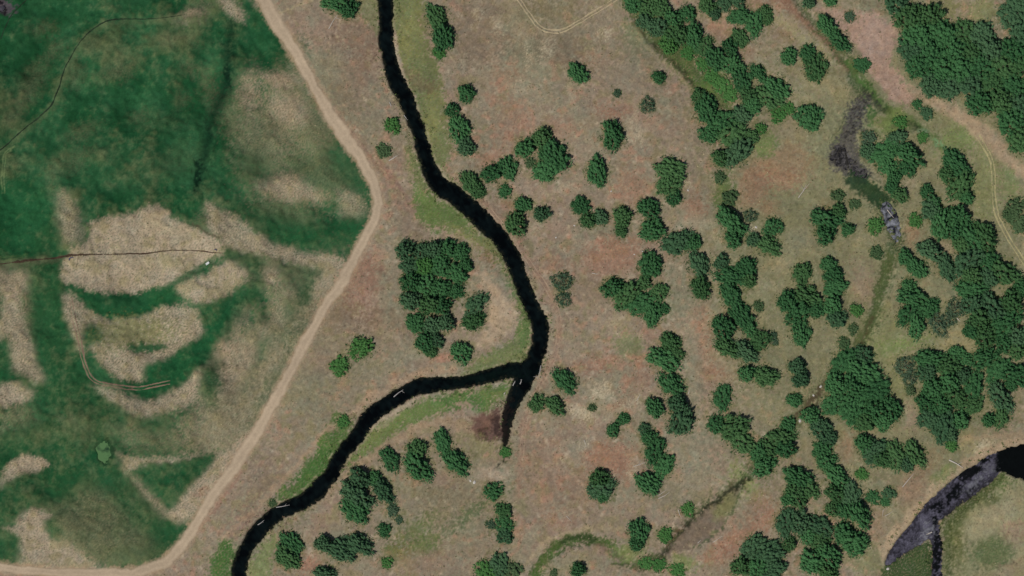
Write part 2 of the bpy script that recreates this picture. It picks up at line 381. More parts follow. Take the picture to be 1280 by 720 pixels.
# worn earth beside the branch of the river, pale path on the far side
paint(line_sd([(277,674,3),(296,656,3.5),(320,637,4),(345,607,7),(370,582,6),(395,553,6),(406,540,6),(435,520,8),(460,501,9),(482,486,8),(510,471,10),(540,464,9),(570,463,6)], warp=.6), S(164, 140, 114), 2.5, .85, 1.2)
paint(line_sd([(400,625,6),(415,610,8),(440,588,8),(468,568,10),(495,550,10),(520,537,9),(540,529,9),(560,527,8),(582,535,10),(602,545,12)], warp=.6), S(156, 134, 108), 3.5, .8, 1.5)
paint(ell_sd(555, 447, 18, 5, 12), S(176, 128, 106), 4, .7); paint(ell_sd(520, 440, 14, 8), S(150, 146, 118), 6, .5)
paint(ell_sd(525, 300, 9, 18, 0), S(106, 96, 80), 8, .6); paint(ell_sd(610, 322, 8, 8), S(120,90,72), 4, .4)
# rust-coloured dead reeds at the blind arm
paint(poly_sd([(588,525),(600,515),(612,520),(620,508),(630,515),(633,540),(620,552),(600,550),(592,540)]), S(112, 84, 74), 4, .9, 2)
paint(ell_sd(621, 530, 7, 14, 0), S(50, 38, 36), 5, .8, 2); paint(ell_sd(604, 545, 8, 6), S(40, 30, 28), 3, .7)
paint(line_sd([(631,556,3),(630,575,2.5),(622,582,2),(617,588,2)]), S(34, 40, 28), 1.2, .9)
paint(ell_sd(600, 560, 22, 12), S(136, 132, 90), 8, .6, 3, 2); paint(ell_sd(615, 593, 22, 8), S(178, 160, 138), 5, .7, 2)
# lower middle
for e in [(500,650,34,18,0,GREYG,.5),(530,680,18,12,30,S(112,120,74),.8),(560,630,40,16,20,S(130,118,94),.5),(520,662,30,10,35,S(98,112,66),.55),(495,690,14,12,0,S(70,96,52),.6),(505,700,10,20,30,S(130,116,70),.55),(590,640,36,6,35,S(96,108,72),.7),(550,600,20,10,0,PINK,.5),(540,705,50,12,0,PINK,.4),(395,660,10,20,-20,PINK,.5),(385,705,14,10,0,S(160,112,92),.5),(540,615,18,8,0,S(118,110,84),.5),(450,705,25,6,0,GREYG,.4)]:
    paint(ell_sd(*e[:5]), e[5], 8, min(1, e[6] * 1.25), 3, 2)

# ---- right side, red and pale patches
for e in [(765,140,16,8,0,.75),(790,235,20,26,10,.5),(765,320,36,24,15,.65),(742,455,22,8,10,.65),(878,425,8,42,4,.75),(892,468,17,7,0,.6),(762,572,32,20,0,.7),(790,592,14,12,0,.5),(800,470,12,16,0,.5),(776,505,12,8,30,.5),(870,255,12,14,0,.6),(942,238,16,24,-35,.55),(715,75,24,6,0,.5),(985,205,30,26,0,.4),(962,262,10,10,0,.5),(980,225,20,12,0,.45),(930,668,36,12,32,.7),(905,690,24,12,32,.5),(955,640,14,20,30,.6),(696,650,14,10,0,.45),(1140,290,10,16,0,.5),(1060,560,10,16,-20,.5),(945,215,16,14,0,.4),(700,160,20,16,0,.3),(630,100,16,18,0,.4),(640,150,20,26,0,.35),(690,330,16,12,0,.4),(810,415,20,10,0,.4),(730,610,24,24,0,.3),(1090,660,14,40,20,.3),(1150,580,24,12,30,.4),(655,186,14,8,20,.5),(612,198,16,10,20,.6),(640,262,12,5,-45,.6),(985,40,14,10,0,.4),(1035,265,8,6,0,.6),(700,505,20,6,0,.3),(950,5,30,8,0,.6),(905,35,18,14,0,.5),(930,60,14,16,0,.4),(820,155,30,10,0,.25),(680,590,25,50,0,.25)]:
    paint(ell_sd(*e[:5]), RED, 10, e[5] * .95, 3, 1.5)
for e in [(700,60,30,20,0,S(118,106,88),.5),(600,40,34,40,0,S(120,104,86),.55),(660,62,24,14,0,S(110,104,82),.5),(650,20,24,18,0,S(132,124,92),.5),(690,12,28,12,0,S(124,114,84),.6),(640,20,5,30,20,S(166,150,120),.5),(812,60,30,30,0,S(130,122,98),.4),(800,40,20,24,40,S(106,118,84),.6),(855,70,20,12,0,S(110,116,80),.5),(790,60,22,12,-20,S(118,116,90),.5),(780,100,30,24,0,S(134,124,104),.5),(730,420,16,10,0,GREYG,.4),(785,430,16,16,-20,S(122,128,88),.75),(770,405,12,8,0,STRAW,.4),(850,380,22,16,0,S(130,128,104),.6),(865,480,14,60,0,S(130,128,104),.55),(880,350,10,20,0,GREYG,.5),(850,610,40,20,25,S(134,128,104),.6),(870,560,24,22,0,S(130,128,106),.5),(740,365,40,22,0,S(138,120,98),.5),(760,510,20,8,0,STRAW,.3),(930,600,12,22,35,S(128,138,84),.75),(1000,300,20,14,0,GREYG,.4),(975,330,10,12,0,STRAW,.6),(1030,100,34,16,-20,S(138,130,96),.7),(990,160,24,16,-10,S(136,124,98),.6),(1090,30,20,14,-40,S(128,102,94),.6),(1080,360,14,30,15,S(150,128,106),.6),(1100,420,30,40,15,S(122,124,84),.7),(1130,430,30,8,10,S(112,130,72),.6),(1200,430,24,14,0,S(150,136,96),.6),(1140,390,14,8,0,PINK,.5),(1115,490,20,30,-10,S(122,124,80),.6),(1140,520,8,14,0,S(156,134,112),.7),(1110,560,30,20,0,S(128,122,90),.4),(1240,565,40,8,-8,STRAW,.6),(1215,555,24,10,-10,S(162,150,104),.55),(1020,560,14,20,0,S(138,126,98),.5),(1130,650,20,22,30,S(134,124,92),.5),(1090,700,26,20,0,S(122,126,88),.6),(1240,130,20,10,0,S(124,134,86),.4),(1230,230,16,60,0,S(120,126,80),.6),(1200,170,30,18,30,S(112,128,74),.7),(1265,220,14,30,0,S(112,128,78),.6),(1205,290,10,6,0,BEIGE,.4),(1180,150,18,14,0,S(124,122,84),.6),(1180,10,14,24,-10,S(130,128,86),.9),(1230,15,18,20,0,S(122,124,84),.85),(1245,45,10,18,-20,S(120,108,90),.8),(1110,155,14,14,0,S(118,128,80),.8),(1135,228,12,12,0,S(150,138,112),.8),(1095,220,12,14,-20,S(140,130,108),.6),(1075,262,20,12,0,S(128,126,94),.7),(1190,250,8,6,30,S(152,138,112),.6),(1190,310,9,16,0,S(150,134,108),.7),(1195,342,8,6,0,S(150,134,108),.7),(1268,480,10,12,0,S(150,132,110),.6)]:
    paint(ell_sd(*e[:5]), e[5], 8, e[6], 3.5, 2.5)
# scattered bleached dead grass
for e in [(757,42,6,5,0,.7),(684,63,6,11,-20,.6),(660,70,3,8,0,.5),(622,30,6,8,0,.5),(595,17,4,10,-15,.5),(752,490,12,10,10,.8),(722,515,12,9,-25,.8),(735,522,8,6,0,.8),(788,505,14,3,35,.7),(650,110,9,6,0,.4),(715,120,6,14,0,.35),(790,150,5,14,-15,.5),(855,232,6,5,0,.7),(940,283,3,8,0,.7),(668,280,10,5,30,.5),(705,235,16,4,20,.4),(792,590,4,8,0,.6),(800,168,8,10,0,.5),(730,555,4,8,-30,.6),(1070,300,6,4,0,.3),(965,360,20,4,-30,.3),(1230,556,10,8,0,.6),(875,280,14,5,0,.35)]:
    paint(ell_sd(*e[:5]), S(184, 170, 142), 3, e[5], 2.5, 3)
for e in [(1118,40,0,0)]:
    pass
# big pale pink sand patch, top right, and the wide worn way that leaves it
paint(poly_sd([(1012,3),(1045,12),(1080,14),(1110,25),(1122,40),(1118,60),(1112,80),(1125,95),(1138,112),(1144,132),(1122,127),(1100,106),(1086,86),(1070,60),(1055,45),(1040,26)]), S(166, 138, 120), 3.5, .95, 2)
paint(ell_sd(1092, 42, 16, 22, -20), S(172, 148, 132), 8, .6, 3, 2)
paint(line_sd([(1138,112,10),(1155,122,12),(1185,136,16),(1212,152,18),(1232,168,20),(1250,186,20),(1266,204,14),(1282,218,14),(1310,240,14)]), S(166, 144, 117), 4, .92, 2)
paint(poly_sd([(1183,112),(1192,112),(1196,130),(1186,132)]), S(160, 136, 114), 2.5, .8)
# dry red way along the creek bank
paint(line_sd([(965,-10,10),(985,8,10),(1003,25,8),(1025,45,8),(1045,65,8),(1060,85,8)]), S(136, 100, 82), 4, .7, 1.5)
for e in [(985,35,34,5,-36,.7),(1010,50,28,4,-36,.7)]:
    paint(ell_sd(*e[:5]), S(150, 142, 104), 5, e[5], 2, 2)
# old creek channel: wet, overgrown
CREEK = [(985,-10,8),(1012,22,9),(1035,48,10),(1058,75,12),(1072,100,16),(1078,128,24),(1065,155,26),(1055,185,28),(1072,215,26),(1092,240,20),(1107,262,16),(1118,290,18),(1112,325,16),(1102,360,15),(1095,390,14),(1082,420,14),(1066,440,14),(1042,470,13),(1020,495,12),(998,520,12),(975,545,12),(950,575,12),(932,598,12),(905,618,10),(880,636,9),(858,656,9),(842,676,9),(830,692,9),(806,705,11),(786,704,9),(765,684,11),(745,676,12),(722,672,13),(698,684,13),(680,702,14),(668,724,15),(660,760,15)]
paint(line_sd(CREEK, warp=1.0), WETG, 6, .75, 2.5, 2)
paint(line_sd([(1060,78,8),(1085,110,9),(1110,138,9),(1140,152,9),(1165,172,8),(1178,186,6)]), S(70, 100, 48), 5, .9, 1.5)
paint(line_sd([(1080,112,5),(1096,130,6),(1112,142,6),(1130,150,6),(1158,168,6)]), S(50, 58, 40), 4, .85)
paint(line_sd([(1112,322,12),(1100,365,12),(1088,400,13),(1072,432,12)]), S(76, 88, 50), 3.5, .85, 1.5, 1)
paint(line_sd([(1090,395,3),(1080,420,4),(1072,434,4)]), S(84, 70, 50), 2, .6)
paint(line_sd([(1040,474,10),(1020,495,9),(1000,516,9),(985,530,8)]), S(80, 66, 50), 3, .85, 2)
paint(poly_sd([(925,610),(917,632),(905,655),(890,670),(865,685),(840,695),(828,690),(847,665),(865,650),(890,632),(910,612)]), S(118, 104, 88), 3, .92, 1.5)
paint(ell_sd(908, 630, 12, 20, -38), S(124, 122, 78), 6, .8); paint(line_sd([(925,612,2),(918,632,2),(906,655,2.5),(890,669,2),(868,684,2)]), S(84, 96, 64), 1.5, .7)
paint(line_sd([(934,600,7),(915,612,6),(892,628,5),(868,646,5),(850,664,5),(836,682,5),(826,694,6)]), S(42, 46, 32), 2.5, .9, 1)
paint(line_sd([(855,655,3),(842,668,4),(832,682,3)]), S(92, 62, 48), 1.5, .6)
paint(line_sd([(768,682,9),(746,676,10),(722,671,11),(698,682,12),(680,700,13),(667,724,14)]), S(70, 92, 44), 4, .85, 2, 1)
paint(line_sd([(745,674,5),(722,670,6),(703,677,5)]), S(40, 54, 30), 3, .7)
paint(line_sd([(765,706,4),(795,703,6),(820,694,6)]), S(56, 74, 38), 3, .8)
paint(ell_sd(785, 690, 20, 12), S(118, 130, 78), 6, .75, 3); paint(ell_sd(856, 703, 14, 8), S(118, 134, 76), 5, .7, 2)
paint(line_sd([(640,722,4),(668,692,5),(690,674,5),(715,664,5),(750,660,6),(780,664,5)], warp=.6), S(158, 142, 112), 2.5, .75)
paint(ell_sd(715, 705, 26, 12, 15), S(144, 134, 104), 7, .7); paint(ell_sd(752, 688, 10, 6), S(150, 122, 104), 4, .6)
# thicket strip in the upper creek on the right of the loop track
paint(line_sd([(790,0,24),(812,25,30),(835,55,34),(860,85,30),(885,110,26),(905,130,20),(912,140,10)]), S(70, 92, 46), 6, .85, 3, 2)
paint(line_sd([(782,5,4),(797,32,5),(815,56,5),(845,80,6),(868,108,6),(890,128,5),(905,134,4)]), S(48, 46, 34), 2.5, .65, 1)
paint(line_sd([(800,50,3),(825,75,3),(850,95,3),(862,112,3)]), S(162,146,112), 2, .5)
for e in [(892,100,16,20,-30,S(84,116,50),.6),(906,250,12,26,-10,S(82,104,52),.75),(905,225,8,14,0,S(90,110,62),.7),(955,180,16,16,0,S(100,124,64),.6)]:
    paint(ell_sd(*e[:5]), e[5], 5, e[6], 2, 2)
# marsh mud
paint(poly_sd([(1033,192),(1044,178),(1056,150),(1064,130),(1080,120),(1094,130),(1080,148),(1074,175),(1078,200),(1088,212),(1085,221),(1072,226),(1060,222),(1050,215),(1036,206)]), S(88, 84, 80), 4, .9, 2.5, 1.5)
for e in [(1062,168,8,4,50,.7),(1068,150,7,3,40,.6),(1076,135,8,3,30,.6),(1052,196,8,5,0,.7),(1070,212,10,4,-20,.8),(1082,124,6,3,0,.5)]:
    paint(ell_sd(*e[:5]), S(46, 44, 42), 3, e[5], 3, 2)
paint(poly_sd([(1056,222),(1078,214),(1090,228),(1108,240),(1118,252),(1100,258),(1080,246),(1064,236)]), S(36, 62, 38), 3, .85, 2)
paint(poly_sd([(1036,192),(1046,184),(1056,190),(1060,205),(1048,206)]), S(38, 36, 36), 2.5, .8, 2)
paint(ell_sd(1120, 152, 16, 16), S(112, 128, 72), 5, .8); paint(ell_sd(1128, 160, 14, 6, -20), S(64, 86, 52), 3, .6)
paint(ell_sd(1090, 148, 4, 14, 0), BRIGHT, 2, .7)
paint(ell_sd(1154, 165, 6, 4), S(120, 146, 112), 2, .8); paint(ell_sd(1171, 180, 8, 3, -35), S(120, 150, 108), 2, .8)
# riverside tracks on the right bank
paint(line_sd([(560,215,5),(585,236,7),(612,262,8),(640,296,8),(664,330,7),(683,360,8),(696,388,8),(699,415,8),(692,448,9),(678,476,10),(664,500,9),(655,530,8),(652,570,8),(648,620,6)], warp=.5), S(152, 124, 104), 3.5, .7, 1.5)
# bottom right river surroundings
paint(poly_sd([(1285,600),(1265,596),(1252,592),(1238,606),(1215,625),(1195,640),(1180,655),(1178,690),(1180,740),(1320,740),(1320,600)]), S(136, 132, 100), 4, .9, 2)
for e in [(1215,640,40,14,38,S(92,100,58),.8),(1195,680,12,34,10,S(96,102,62),.8),(1248,600,14,10,0,S(88,112,60),.7),(1240,690,26,22,20,S(84,100,62),.75),(1225,650,20,20,30,S(150,142,110),.6),(1250,640,26,10,30,S(154,142,114),.6),(1268,665,14,12,0,S(150,126,108),.6),(1265,710,16,8,20,S(144,126,104),.6),(1210,710,12,12,0,S(130,132,98),.5)]:
    paint(ell_sd(*e[:5]), e[5], 7, e[6], 3, 2.5)
paint(line_sd([(1252,598,10),(1232,612,14),(1208,632,16),(1188,650,14),(1184,680,12),(1184,730,10)]), S(72, 82, 46), 6, .8, 2, 1)
paint(poly_sd([(1107,705),(1132,690),(1160,674),(1166,700),(1166,735),(1098,735)]), S(58, 78, 44), 2.5, .95, 1.5, 1)
paint(poly_sd([(1280,560),(1262,566),(1235,575),(1200,592),(1176,614),(1150,645),(1128,668),(1112,690),(1104,700),(1100,690),(1120,655),(1150,620),(1185,588),(1230,562),(1280,545)]), S(172, 150, 122), 4, .8, 1.5)
paint(line_sd([(1185,600,3),(1168,614,4),(1150,636,4),(1135,656,3)]), S(170,150,112), 1.5, .5)
paint(ell_sd(1165, 570, 20, 8, 20), S(132,122,92), 5, .5, 3); paint(ell_sd(1180, 592, 16, 7, 35), S(108, 124, 74), 4, .7)
paint(line_sd([(1195,552,5),(1225,546,6),(1255,545,6),(1300,536,6)]), S(162, 140, 112), 3, .6)
paint(ell_sd(1140, 612, 22, 14, 45), S(150, 118, 98), 8, .6)

# road bed
WR, SD_ROAD = line_sd(ROAD, pad=20, warp=.25)
paint((WR, SD_ROAD - 2.5), S(164, 142, 116), 2.5, .75, 1.2)

# ---- relief
H += .9 * N_big * .5 + .25 * N_mid * .4 + .045 * N_sm + .02 * N_tuft
H[w] += 0
wl, sdl = poly_sd(left_side, pad=40, warp=.2, smooth=False)
ml = sstep(0, -60, sdl)
H[wl] += ml * (1.6 * N_big2[wl] + .25 * N_mid2[wl])
mr = sstep(10, 0, SD_ROAD)
H[WR] += (.25 * N_big[WR] - H[WR]) * mr
for pts, k, soft in GREENS[:3]:
    wg, sg = poly_sd(pts)
    H[wg] -= .7 * sstep(4, -6, sg)
for pts in [[(281,84),(286,86),(290,98),(287,104),(282,94)], [(245,200),(250,200),(249,225),(246,238),(243,222)]]:
    wg, sg = poly_sd(pts)
    H[wg] -= 1.2 * sstep(2, -2, sg)
wc, sc = line_sd(CREEK, warp=.8)
H[wc] -= .8 * sstep(5, -5, sc)

# water bodies: cut the bed into the ground, then lay the surface in it
WATER = {}
def water(name, wsds, level, depth, edge=1.6, rough=0.0):
    mask = np.full((NY, NX), 99., np.float32)
    for w_, s_ in wsds:
        mask[w_] = np.minimum(mask[w_], s_)
    m = mask + .3 * N_sm
    keep = sstep(22, 6, m)                      # calm the relief near the banks
    H[:] = H * (1 - keep) + (.10 * N_sm + .05 * N_mid) * keep
    cut = sstep(edge, -edge, m)
    H[:] = H - cut * (depth + rough * .5 * N_mid + rough * N_sm)
    WATER[name] = (m < 3.5, level)
    return m
river_m = water('river', [line_sd(RIVER_A, warp=.28), line_sd(RIVER_B, warp=.28)], -1.0, 2.4)
BR = [(1330,543),(1280,555),(1260,560),(1237,569),(1220,580),(1205,588),(1185,605),(1162,625),(1145,647),(1130,665),(1115,685),(1107,700),(1112,706),(1132,690),(1150,680),(1162,673),(1166,690),(1165,720),(1164,760),(1178,760),(1177,720),(1177,690),(1174,660),(1178,648),(1197,633),(1220,617),(1240,601),(1252,589),(1265,594),(1280,599),(1330,612)]
stream_m = water('shallow_river', [poly_sd(BR, warp=.3)], -.7, 1.5)
marsh_m = water('marsh_water', [poly_sd([(1035,192),(1047,181),(1058,186),(1066,198),(1082,209),(1086,217),(1074,223),(1060,215),(1048,210),(1038,204)], warp=.6)], -.42, .5, 2, .35)
creek_m = water('creek_water', [poly_sd([(1100,256),(1110,252),(1121,264),(1127,284),(1125,299),(1118,306),(1112,292),(1105,275)], warp=.3)], -.5, .75, 1.6, .35)
paint(ell_sd(131, 566, 14, 15), S(36, 62, 38), 4, .8, 1)
pond_m = water('pond', [ell_sd(129, 566, 8.5, 12, 12, .35)], -.35, .8)
pale = sstep(5, 2, river_m) * sstep(.3, 1.8, river_m) * np.clip(.25 + .6 * N_mid + .3 * N_sm, 0, 1)
C += (S(158, 146, 118) - C) * (pale * .6)[..., None]       # bare trodden bank edge
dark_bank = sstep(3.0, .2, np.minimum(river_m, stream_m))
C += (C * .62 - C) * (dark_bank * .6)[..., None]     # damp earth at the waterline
bed = sstep(.5, -1.5, np.minimum(river_m, stream_m))
C += (S(44, 42, 34) - C) * bed[..., None]

fleck = np.clip(N_tuft - 1.5, 0, 1.2) * .45 + np.clip(N_str - 1.6, 0, 1) * .35 + np.clip(N_str2 - 1.7, 0, 1) * .35
dry = np.clip((C[..., 0] - .12) / .1, 0, 1)          # pale dead stalks stand only in the dry pasture
C += (STRAW - C) * (fleck * dry)[..., None] * .6
dark_tuft = np.clip(-N_tuft - 1.5, 0, 1.2) * .4
C += (S(92, 88, 64) - C) * (dark_tuft * dry)[..., None] * .6
# fine natural variation of the cover itself
C *= np.clip(1 + .04 * N_sm + .03 * N_fine + .04 * N_mid + .025 * N_str + .02 * N_str2 + .03 * N_tuft, .6, 1.5)[..., None]
C[..., 0] *= 1 + .018 * N_mid2 + .015 * N_sm2
C[..., 2] *= 1 - .018 * N_mid2
far_c = np.where(far_l, GREEN_M * .9, BROWN * .97).astype(np.float32)
C += (far_c - C) * OUT[..., None]
H *= 1 - OUT
np.clip(C, .004, .7, out=C)

def ground_z(x, y):
    i = int(np.clip(np.searchsorted(XS, x) - 1, 0, NX - 2))
    j = int(np.clip(np.searchsorted(YS, y) - 1, 0, NY - 2))
    a = (x - XS[i]) / (XS[i + 1] - XS[i])
    b = (y - YS[j]) / (YS[j + 1] - YS[j])
    return float((H[j, i] * (1 - a) + H[j, i + 1] * a) * (1 - b) + (H[j + 1, i] * (1 - a) + H[j + 1, i + 1] * a) * b)

# ------------------------------------------------------------------ materials
def new_mat(name):
    m = bpy.data.materials.new(name)
    m.use_nodes = True
    nt = m.node_tree
    return m, nt, nt.nodes['Principled BSDF']

def N(nt, typ, **kw):
    n_ = nt.nodes.new(typ)
    for k_, v_ in kw.items():
        if k_ in n_.inputs:
            n_.inputs[k_].default_value = v_
        else:
            setattr(n_, k_, v_)
    return n_

def soil_mat(name, attr=None, col=None, bump=.5, contrast=.5, scale=1.1, spec=.15):
    m, nt, p = new_mat(name)
    L = nt.links.new
    tc = N(nt, 'ShaderNodeTexCoord')
    n1 = N(nt, 'ShaderNodeTexNoise', Scale=scale, Detail=4.0, Roughness=.7)
    n2 = N(nt, 'ShaderNodeTexNoise', Scale=scale * .22, Detail=3.0, Roughness=.6)
    L(tc.outputs['Object'], n1.inputs['Vector'])
    L(tc.outputs['Object'], n2.inputs['Vector'])
    mr1 = N(nt, 'ShaderNodeMapRange')
    mr1.inputs[1].default_value, mr1.inputs[2].default_value = .28, .72
    mr1.inputs[3].default_value, mr1.inputs[4].default_value = 1 - contrast * .5, 1 + contrast * .5
    L(n1.outputs['Fac'], mr1.inputs[0])
    mr2 = N(nt, 'ShaderNodeMapRange')
    mr2.inputs[1].default_value, mr2.inputs[2].default_value = .3, .7
    mr2.inputs[3].default_value, mr2.inputs[4].default_value = 1 - contrast * .3, 1 + contrast * .3
    L(n2.outputs['Fac'], mr2.inputs[0])
    mul = N(nt, 'ShaderNodeMath', operation='MULTIPLY')
    L(mr1.outputs[0], mul.inputs[0]); L(mr2.outputs[0], mul.inputs[1])
    if name == 'meadow_ground':
        n3 = N(nt, 'ShaderNodeTexNoise', Scale=.012, Detail=6.0, Roughness=.6)
        L(tc.outputs['Object'], n3.inputs['Vector'])
        mr3 = N(nt, 'ShaderNodeMapRange')
        mr3.inputs[1].default_value, mr3.inputs[2].default_value = .3, .7
        mr3.inputs[3].default_value, mr3.inputs[4].default_value = .9, 1.1
        L(n3.outputs['Fac'], mr3.inputs[0])
        mul_b = N(nt, 'ShaderNodeMath', operation='MULTIPLY')
        L(mul.outputs[0], mul_b.inputs[0]); L(mr3.outputs[0], mul_b.inputs[1])
        mul = mul_b
    mix = N(nt, 'ShaderNodeVectorMath', operation='SCALE')
    if attr:
        a = N(nt, 'ShaderNodeAttribute', attribute_name=attr)
        L(a.outputs['Color'], mix.inputs[0])
    else:
        mix.inputs[0].default_value = tuple(float(c) for c in col)
    L(mul.outputs[0], mix.inputs['Scale'])
    L(mix.outputs[0], p.inputs['Base Color'])
    b = N(nt, 'ShaderNodeBump', Strength=bump, Distance=.25)
    L(n1.outputs['Fac'], b.inputs['Height'])
    L(b.outputs[0], p.inputs['Normal'])
    p.inputs['Roughness'].default_value = .95
    p.inputs['Specular IOR Level'].default_value = spec
    return m

M_GROUND = soil_mat('meadow_ground', attr='cover', bump=.5, contrast=.34, spec=.05)
M_ROAD = soil_mat('packed_dirt', attr='cover', bump=.3, contrast=.24, scale=.7)
M_RUT = soil_mat('worn_rut', attr='cover', bump=.3, contrast=.4)
M_RUT_R = soil_mat('reddish_rut', attr='cover', bump=.3, contrast=.4)
M_RUT_G = soil_mat('grassy_rut', attr='cover', bump=.3, contrast=.5)
M_DITCH = soil_mat('damp_ditch_soil', attr='cover', bump=.5, contrast=.8)
M_DITCH_G = soil_mat('grassy_ditch', attr='cover', bump=.5, contrast=.8)

def water_mat(name, ca, cb, lo, hi, scale, rough=.08, spec=.5, rip=.08, ripscale=.6):
    m, nt, p = new_mat(name)
    L = nt.links.new
    tc = N(nt, 'ShaderNodeTexCoord')
    n1 = N(nt, 'ShaderNodeTexNoise', Scale=scale, Detail=6.0, Roughness=.62, Distortion=.6)
    L(tc.outputs['Object'], n1.inputs['Vector'])
    r = N(nt, 'ShaderNodeValToRGB')
    r.color_ramp.elements[0].position, r.color_ramp.elements[1].position = lo, hi
    r.color_ramp.elements[0].color = (*[float(c) for c in ca], 1)
    r.color_ramp.elements[1].color = (*[float(c) for c in cb], 1)
    L(n1.outputs['Fac'], r.inputs[0])
    L(r.outputs[0], p.inputs['Base Color'])
    n2 = N(nt, 'ShaderNodeTexNoise', Scale=ripscale, Detail=3.0)
    L(tc.outputs['Object'], n2.inputs['Vector'])
    b = N(nt, 'ShaderNodeBump', Strength=rip, Distance=.2)
    L(n2.outputs['Fac'], b.inputs['Height'])
    L(b.outputs[0], p.inputs['Normal'])
    p.inputs['Roughness'].default_value = rough
    p.inputs['Specular IOR Level'].default_value = spec
    return m
M_WATER = water_mat('dark_river_water', S(4, 9, 10), S(9, 17, 15), .35, .7, .09, .15, .12)
M_SHALLOW = None
M_POND = water_mat('algae_pond', S(84, 118, 74), S(34, 62, 40), .48, .62, .14, .4, .1)
M_MARSH = water_mat('marsh_scum', S(18, 16, 18), S(92, 88, 86), .42, .62, .3, .35, .3)
M_CREEKW = water_mat('painted_sheen_shallows', S(24, 24, 30), S(138, 140, 146), .40, .66, .28, .3, .4)  # silvery reflections are painted into the water colour

# ------------------------------------------------------------------ mesh helpers
def mesh_obj(name, verts, faces, mat, parent=None, kind=None, smooth=False):
    me = bpy.data.meshes.new(name)
    me.from_pydata([tuple(map(float, q)) for q in verts], [], faces)
    if smooth:
        me.polygons.foreach_set('use_smooth', [True] * len(me.polygons))
    me.materials.append(mat)
    me.update()
    o = bpy.data.objects.new(name, me)
    COL.objects.link(o)
    if parent:
        o.parent = parent
    if kind:
        o['kind'] = kind
    return o

def grid_mesh(name, co, quads, mat, color=None, smooth=True):
    me = bpy.data.meshes.new(name)
    nv, nf = len(co), len(quads)
    me.vertices.add(nv)
    me.vertices.foreach_set('co', co.astype(np.float32).ravel())
    me.loops.add(nf * 4)
    me.loops.foreach_set('vertex_index', quads.astype(np.int32).ravel())
    me.polygons.add(nf)
    me.polygons.foreach_set('loop_start', np.arange(0, nf * 4, 4, dtype=np.int32))
    me.polygons.foreach_set('use_smooth', np.full(nf, smooth))
    me.update(calc_edges=True)
    if color is not None:
        a = me.attributes.new('cover', 'FLOAT_COLOR', 'POINT')
        a.data.foreach_set('color', np.concatenate([color, np.ones((nv, 1), np.float32)], 1).astype(np.float32).ravel())
    me.materials.append(mat)
    o = bpy.data.objects.new(name, me)
    COL.objects.link(o)
    return o

idx = np.arange(NY * NX).reshape(NY, NX)
quads = np.stack([idx[:-1, :-1], idx[:-1, 1:], idx[1:, 1:], idx[1:, :-1]], -1).reshape(-1, 4)
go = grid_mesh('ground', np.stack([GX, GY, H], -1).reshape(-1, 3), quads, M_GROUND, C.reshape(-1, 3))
go['kind'] = 'structure'
go['label'] = 'meadow of green grass, dry pasture and bare earth'

# shallow river: black pools between grey-purple weed mats, bluish-grey reflections painted in
wcol = np.zeros((NY, NX, 3), np.float32)
wcol[:] = S(68, 66, 76)
wcol *= np.clip(1 + .22 * N_sm + .2 * N_fine + .2 * N_mid, .35, 2)[..., None]
def wpaint(wsd, col, soft, k, rag=1.5):
    w_, s_ = wsd
    m_ = sstep(soft, -soft, s_ + rag * N_sm[w_]) * k
    wcol[w_] += (col - wcol[w_]) * m_[..., None]
BLK = S(6, 9, 9)
wpaint(poly_sd([(1340,535),(1255,555),(1244,566),(1246,578),(1252,592),(1340,620)]), BLK, 3, 1)
for e in [(1213,590,14,8,20),(1193,617,15,6,45),(1215,610,14,4,30),(1168,635,10,5,20),(1170,690,5,40,0),(1230,575,8,4,10),(1172,652,6,8,0)]:
    wpaint(ell_sd(*e), BLK, 2, .95)
wpaint(line_sd([(1110,698,4),(1130,670,3),(1160,632,3),(1195,600,3)]), S(40, 38, 44), 2, .7)
wpaint(line_sd([(1182,644,6),(1210,622,6),(1238,600,6)]), S(36, 34, 36), 3, .7)
for e in [(1216,605,12,4,35,.55),(1160,660,8,4,40,.5),(1155,672,6,2,30,.5),(1236,586,8,4,30,.4),(1158,662,3,6,0,.5)]:
    wpaint(ell_sd(*e[:5]), S(120, 120, 126), 2.5, e[5], 2.5)
rcol = np.zeros((NY, NX, 3), np.float32)
rcol[:] = S(5, 10, 10)
rcol *= np.clip(1 + .5 * N_mid + .25 * N_str, .4, 2.5)[..., None]
ed = sstep(-3.0, .3, river_m + .8 * N_sm)[..., None]
rcol += (S(34, 36, 26) - rcol) * ed * .8
def rpaint(wsd, col, soft, k, rag=2):
    w_, s_ = wsd
    m_ = sstep(soft, -soft, s_ + rag * N_sm[w_]) * k
    rcol[w_] += (col - rcol[w_]) * m_[..., None]
rpaint(ell_sd(630, 525, 8, 30, -8), S(40, 32, 28), 6, .6, 3)
rpaint(ell_sd(634, 490, 8, 8, 0), S(34, 36, 26), 5, .55, 3)
rpaint(ell_sd(610, 472, 40, 5, 8), S(10, 24, 18), 5, .6)
M_RIVER = soil_mat('dark_river_surface', attr='cover', bump=.08, contrast=.3, scale=.5, spec=.12)
M_RIVER.node_tree.nodes['Principled BSDF'].inputs['Roughness'].default_value = .15
M_SHALLOW = soil_mat('weedy_shallow_water', attr='cover', bump=.3, contrast=.7, scale=.9, spec=.08)
M_SHALLOW.node_tree.nodes['Principled BSDF'].inputs['Roughness'].default_value = .35

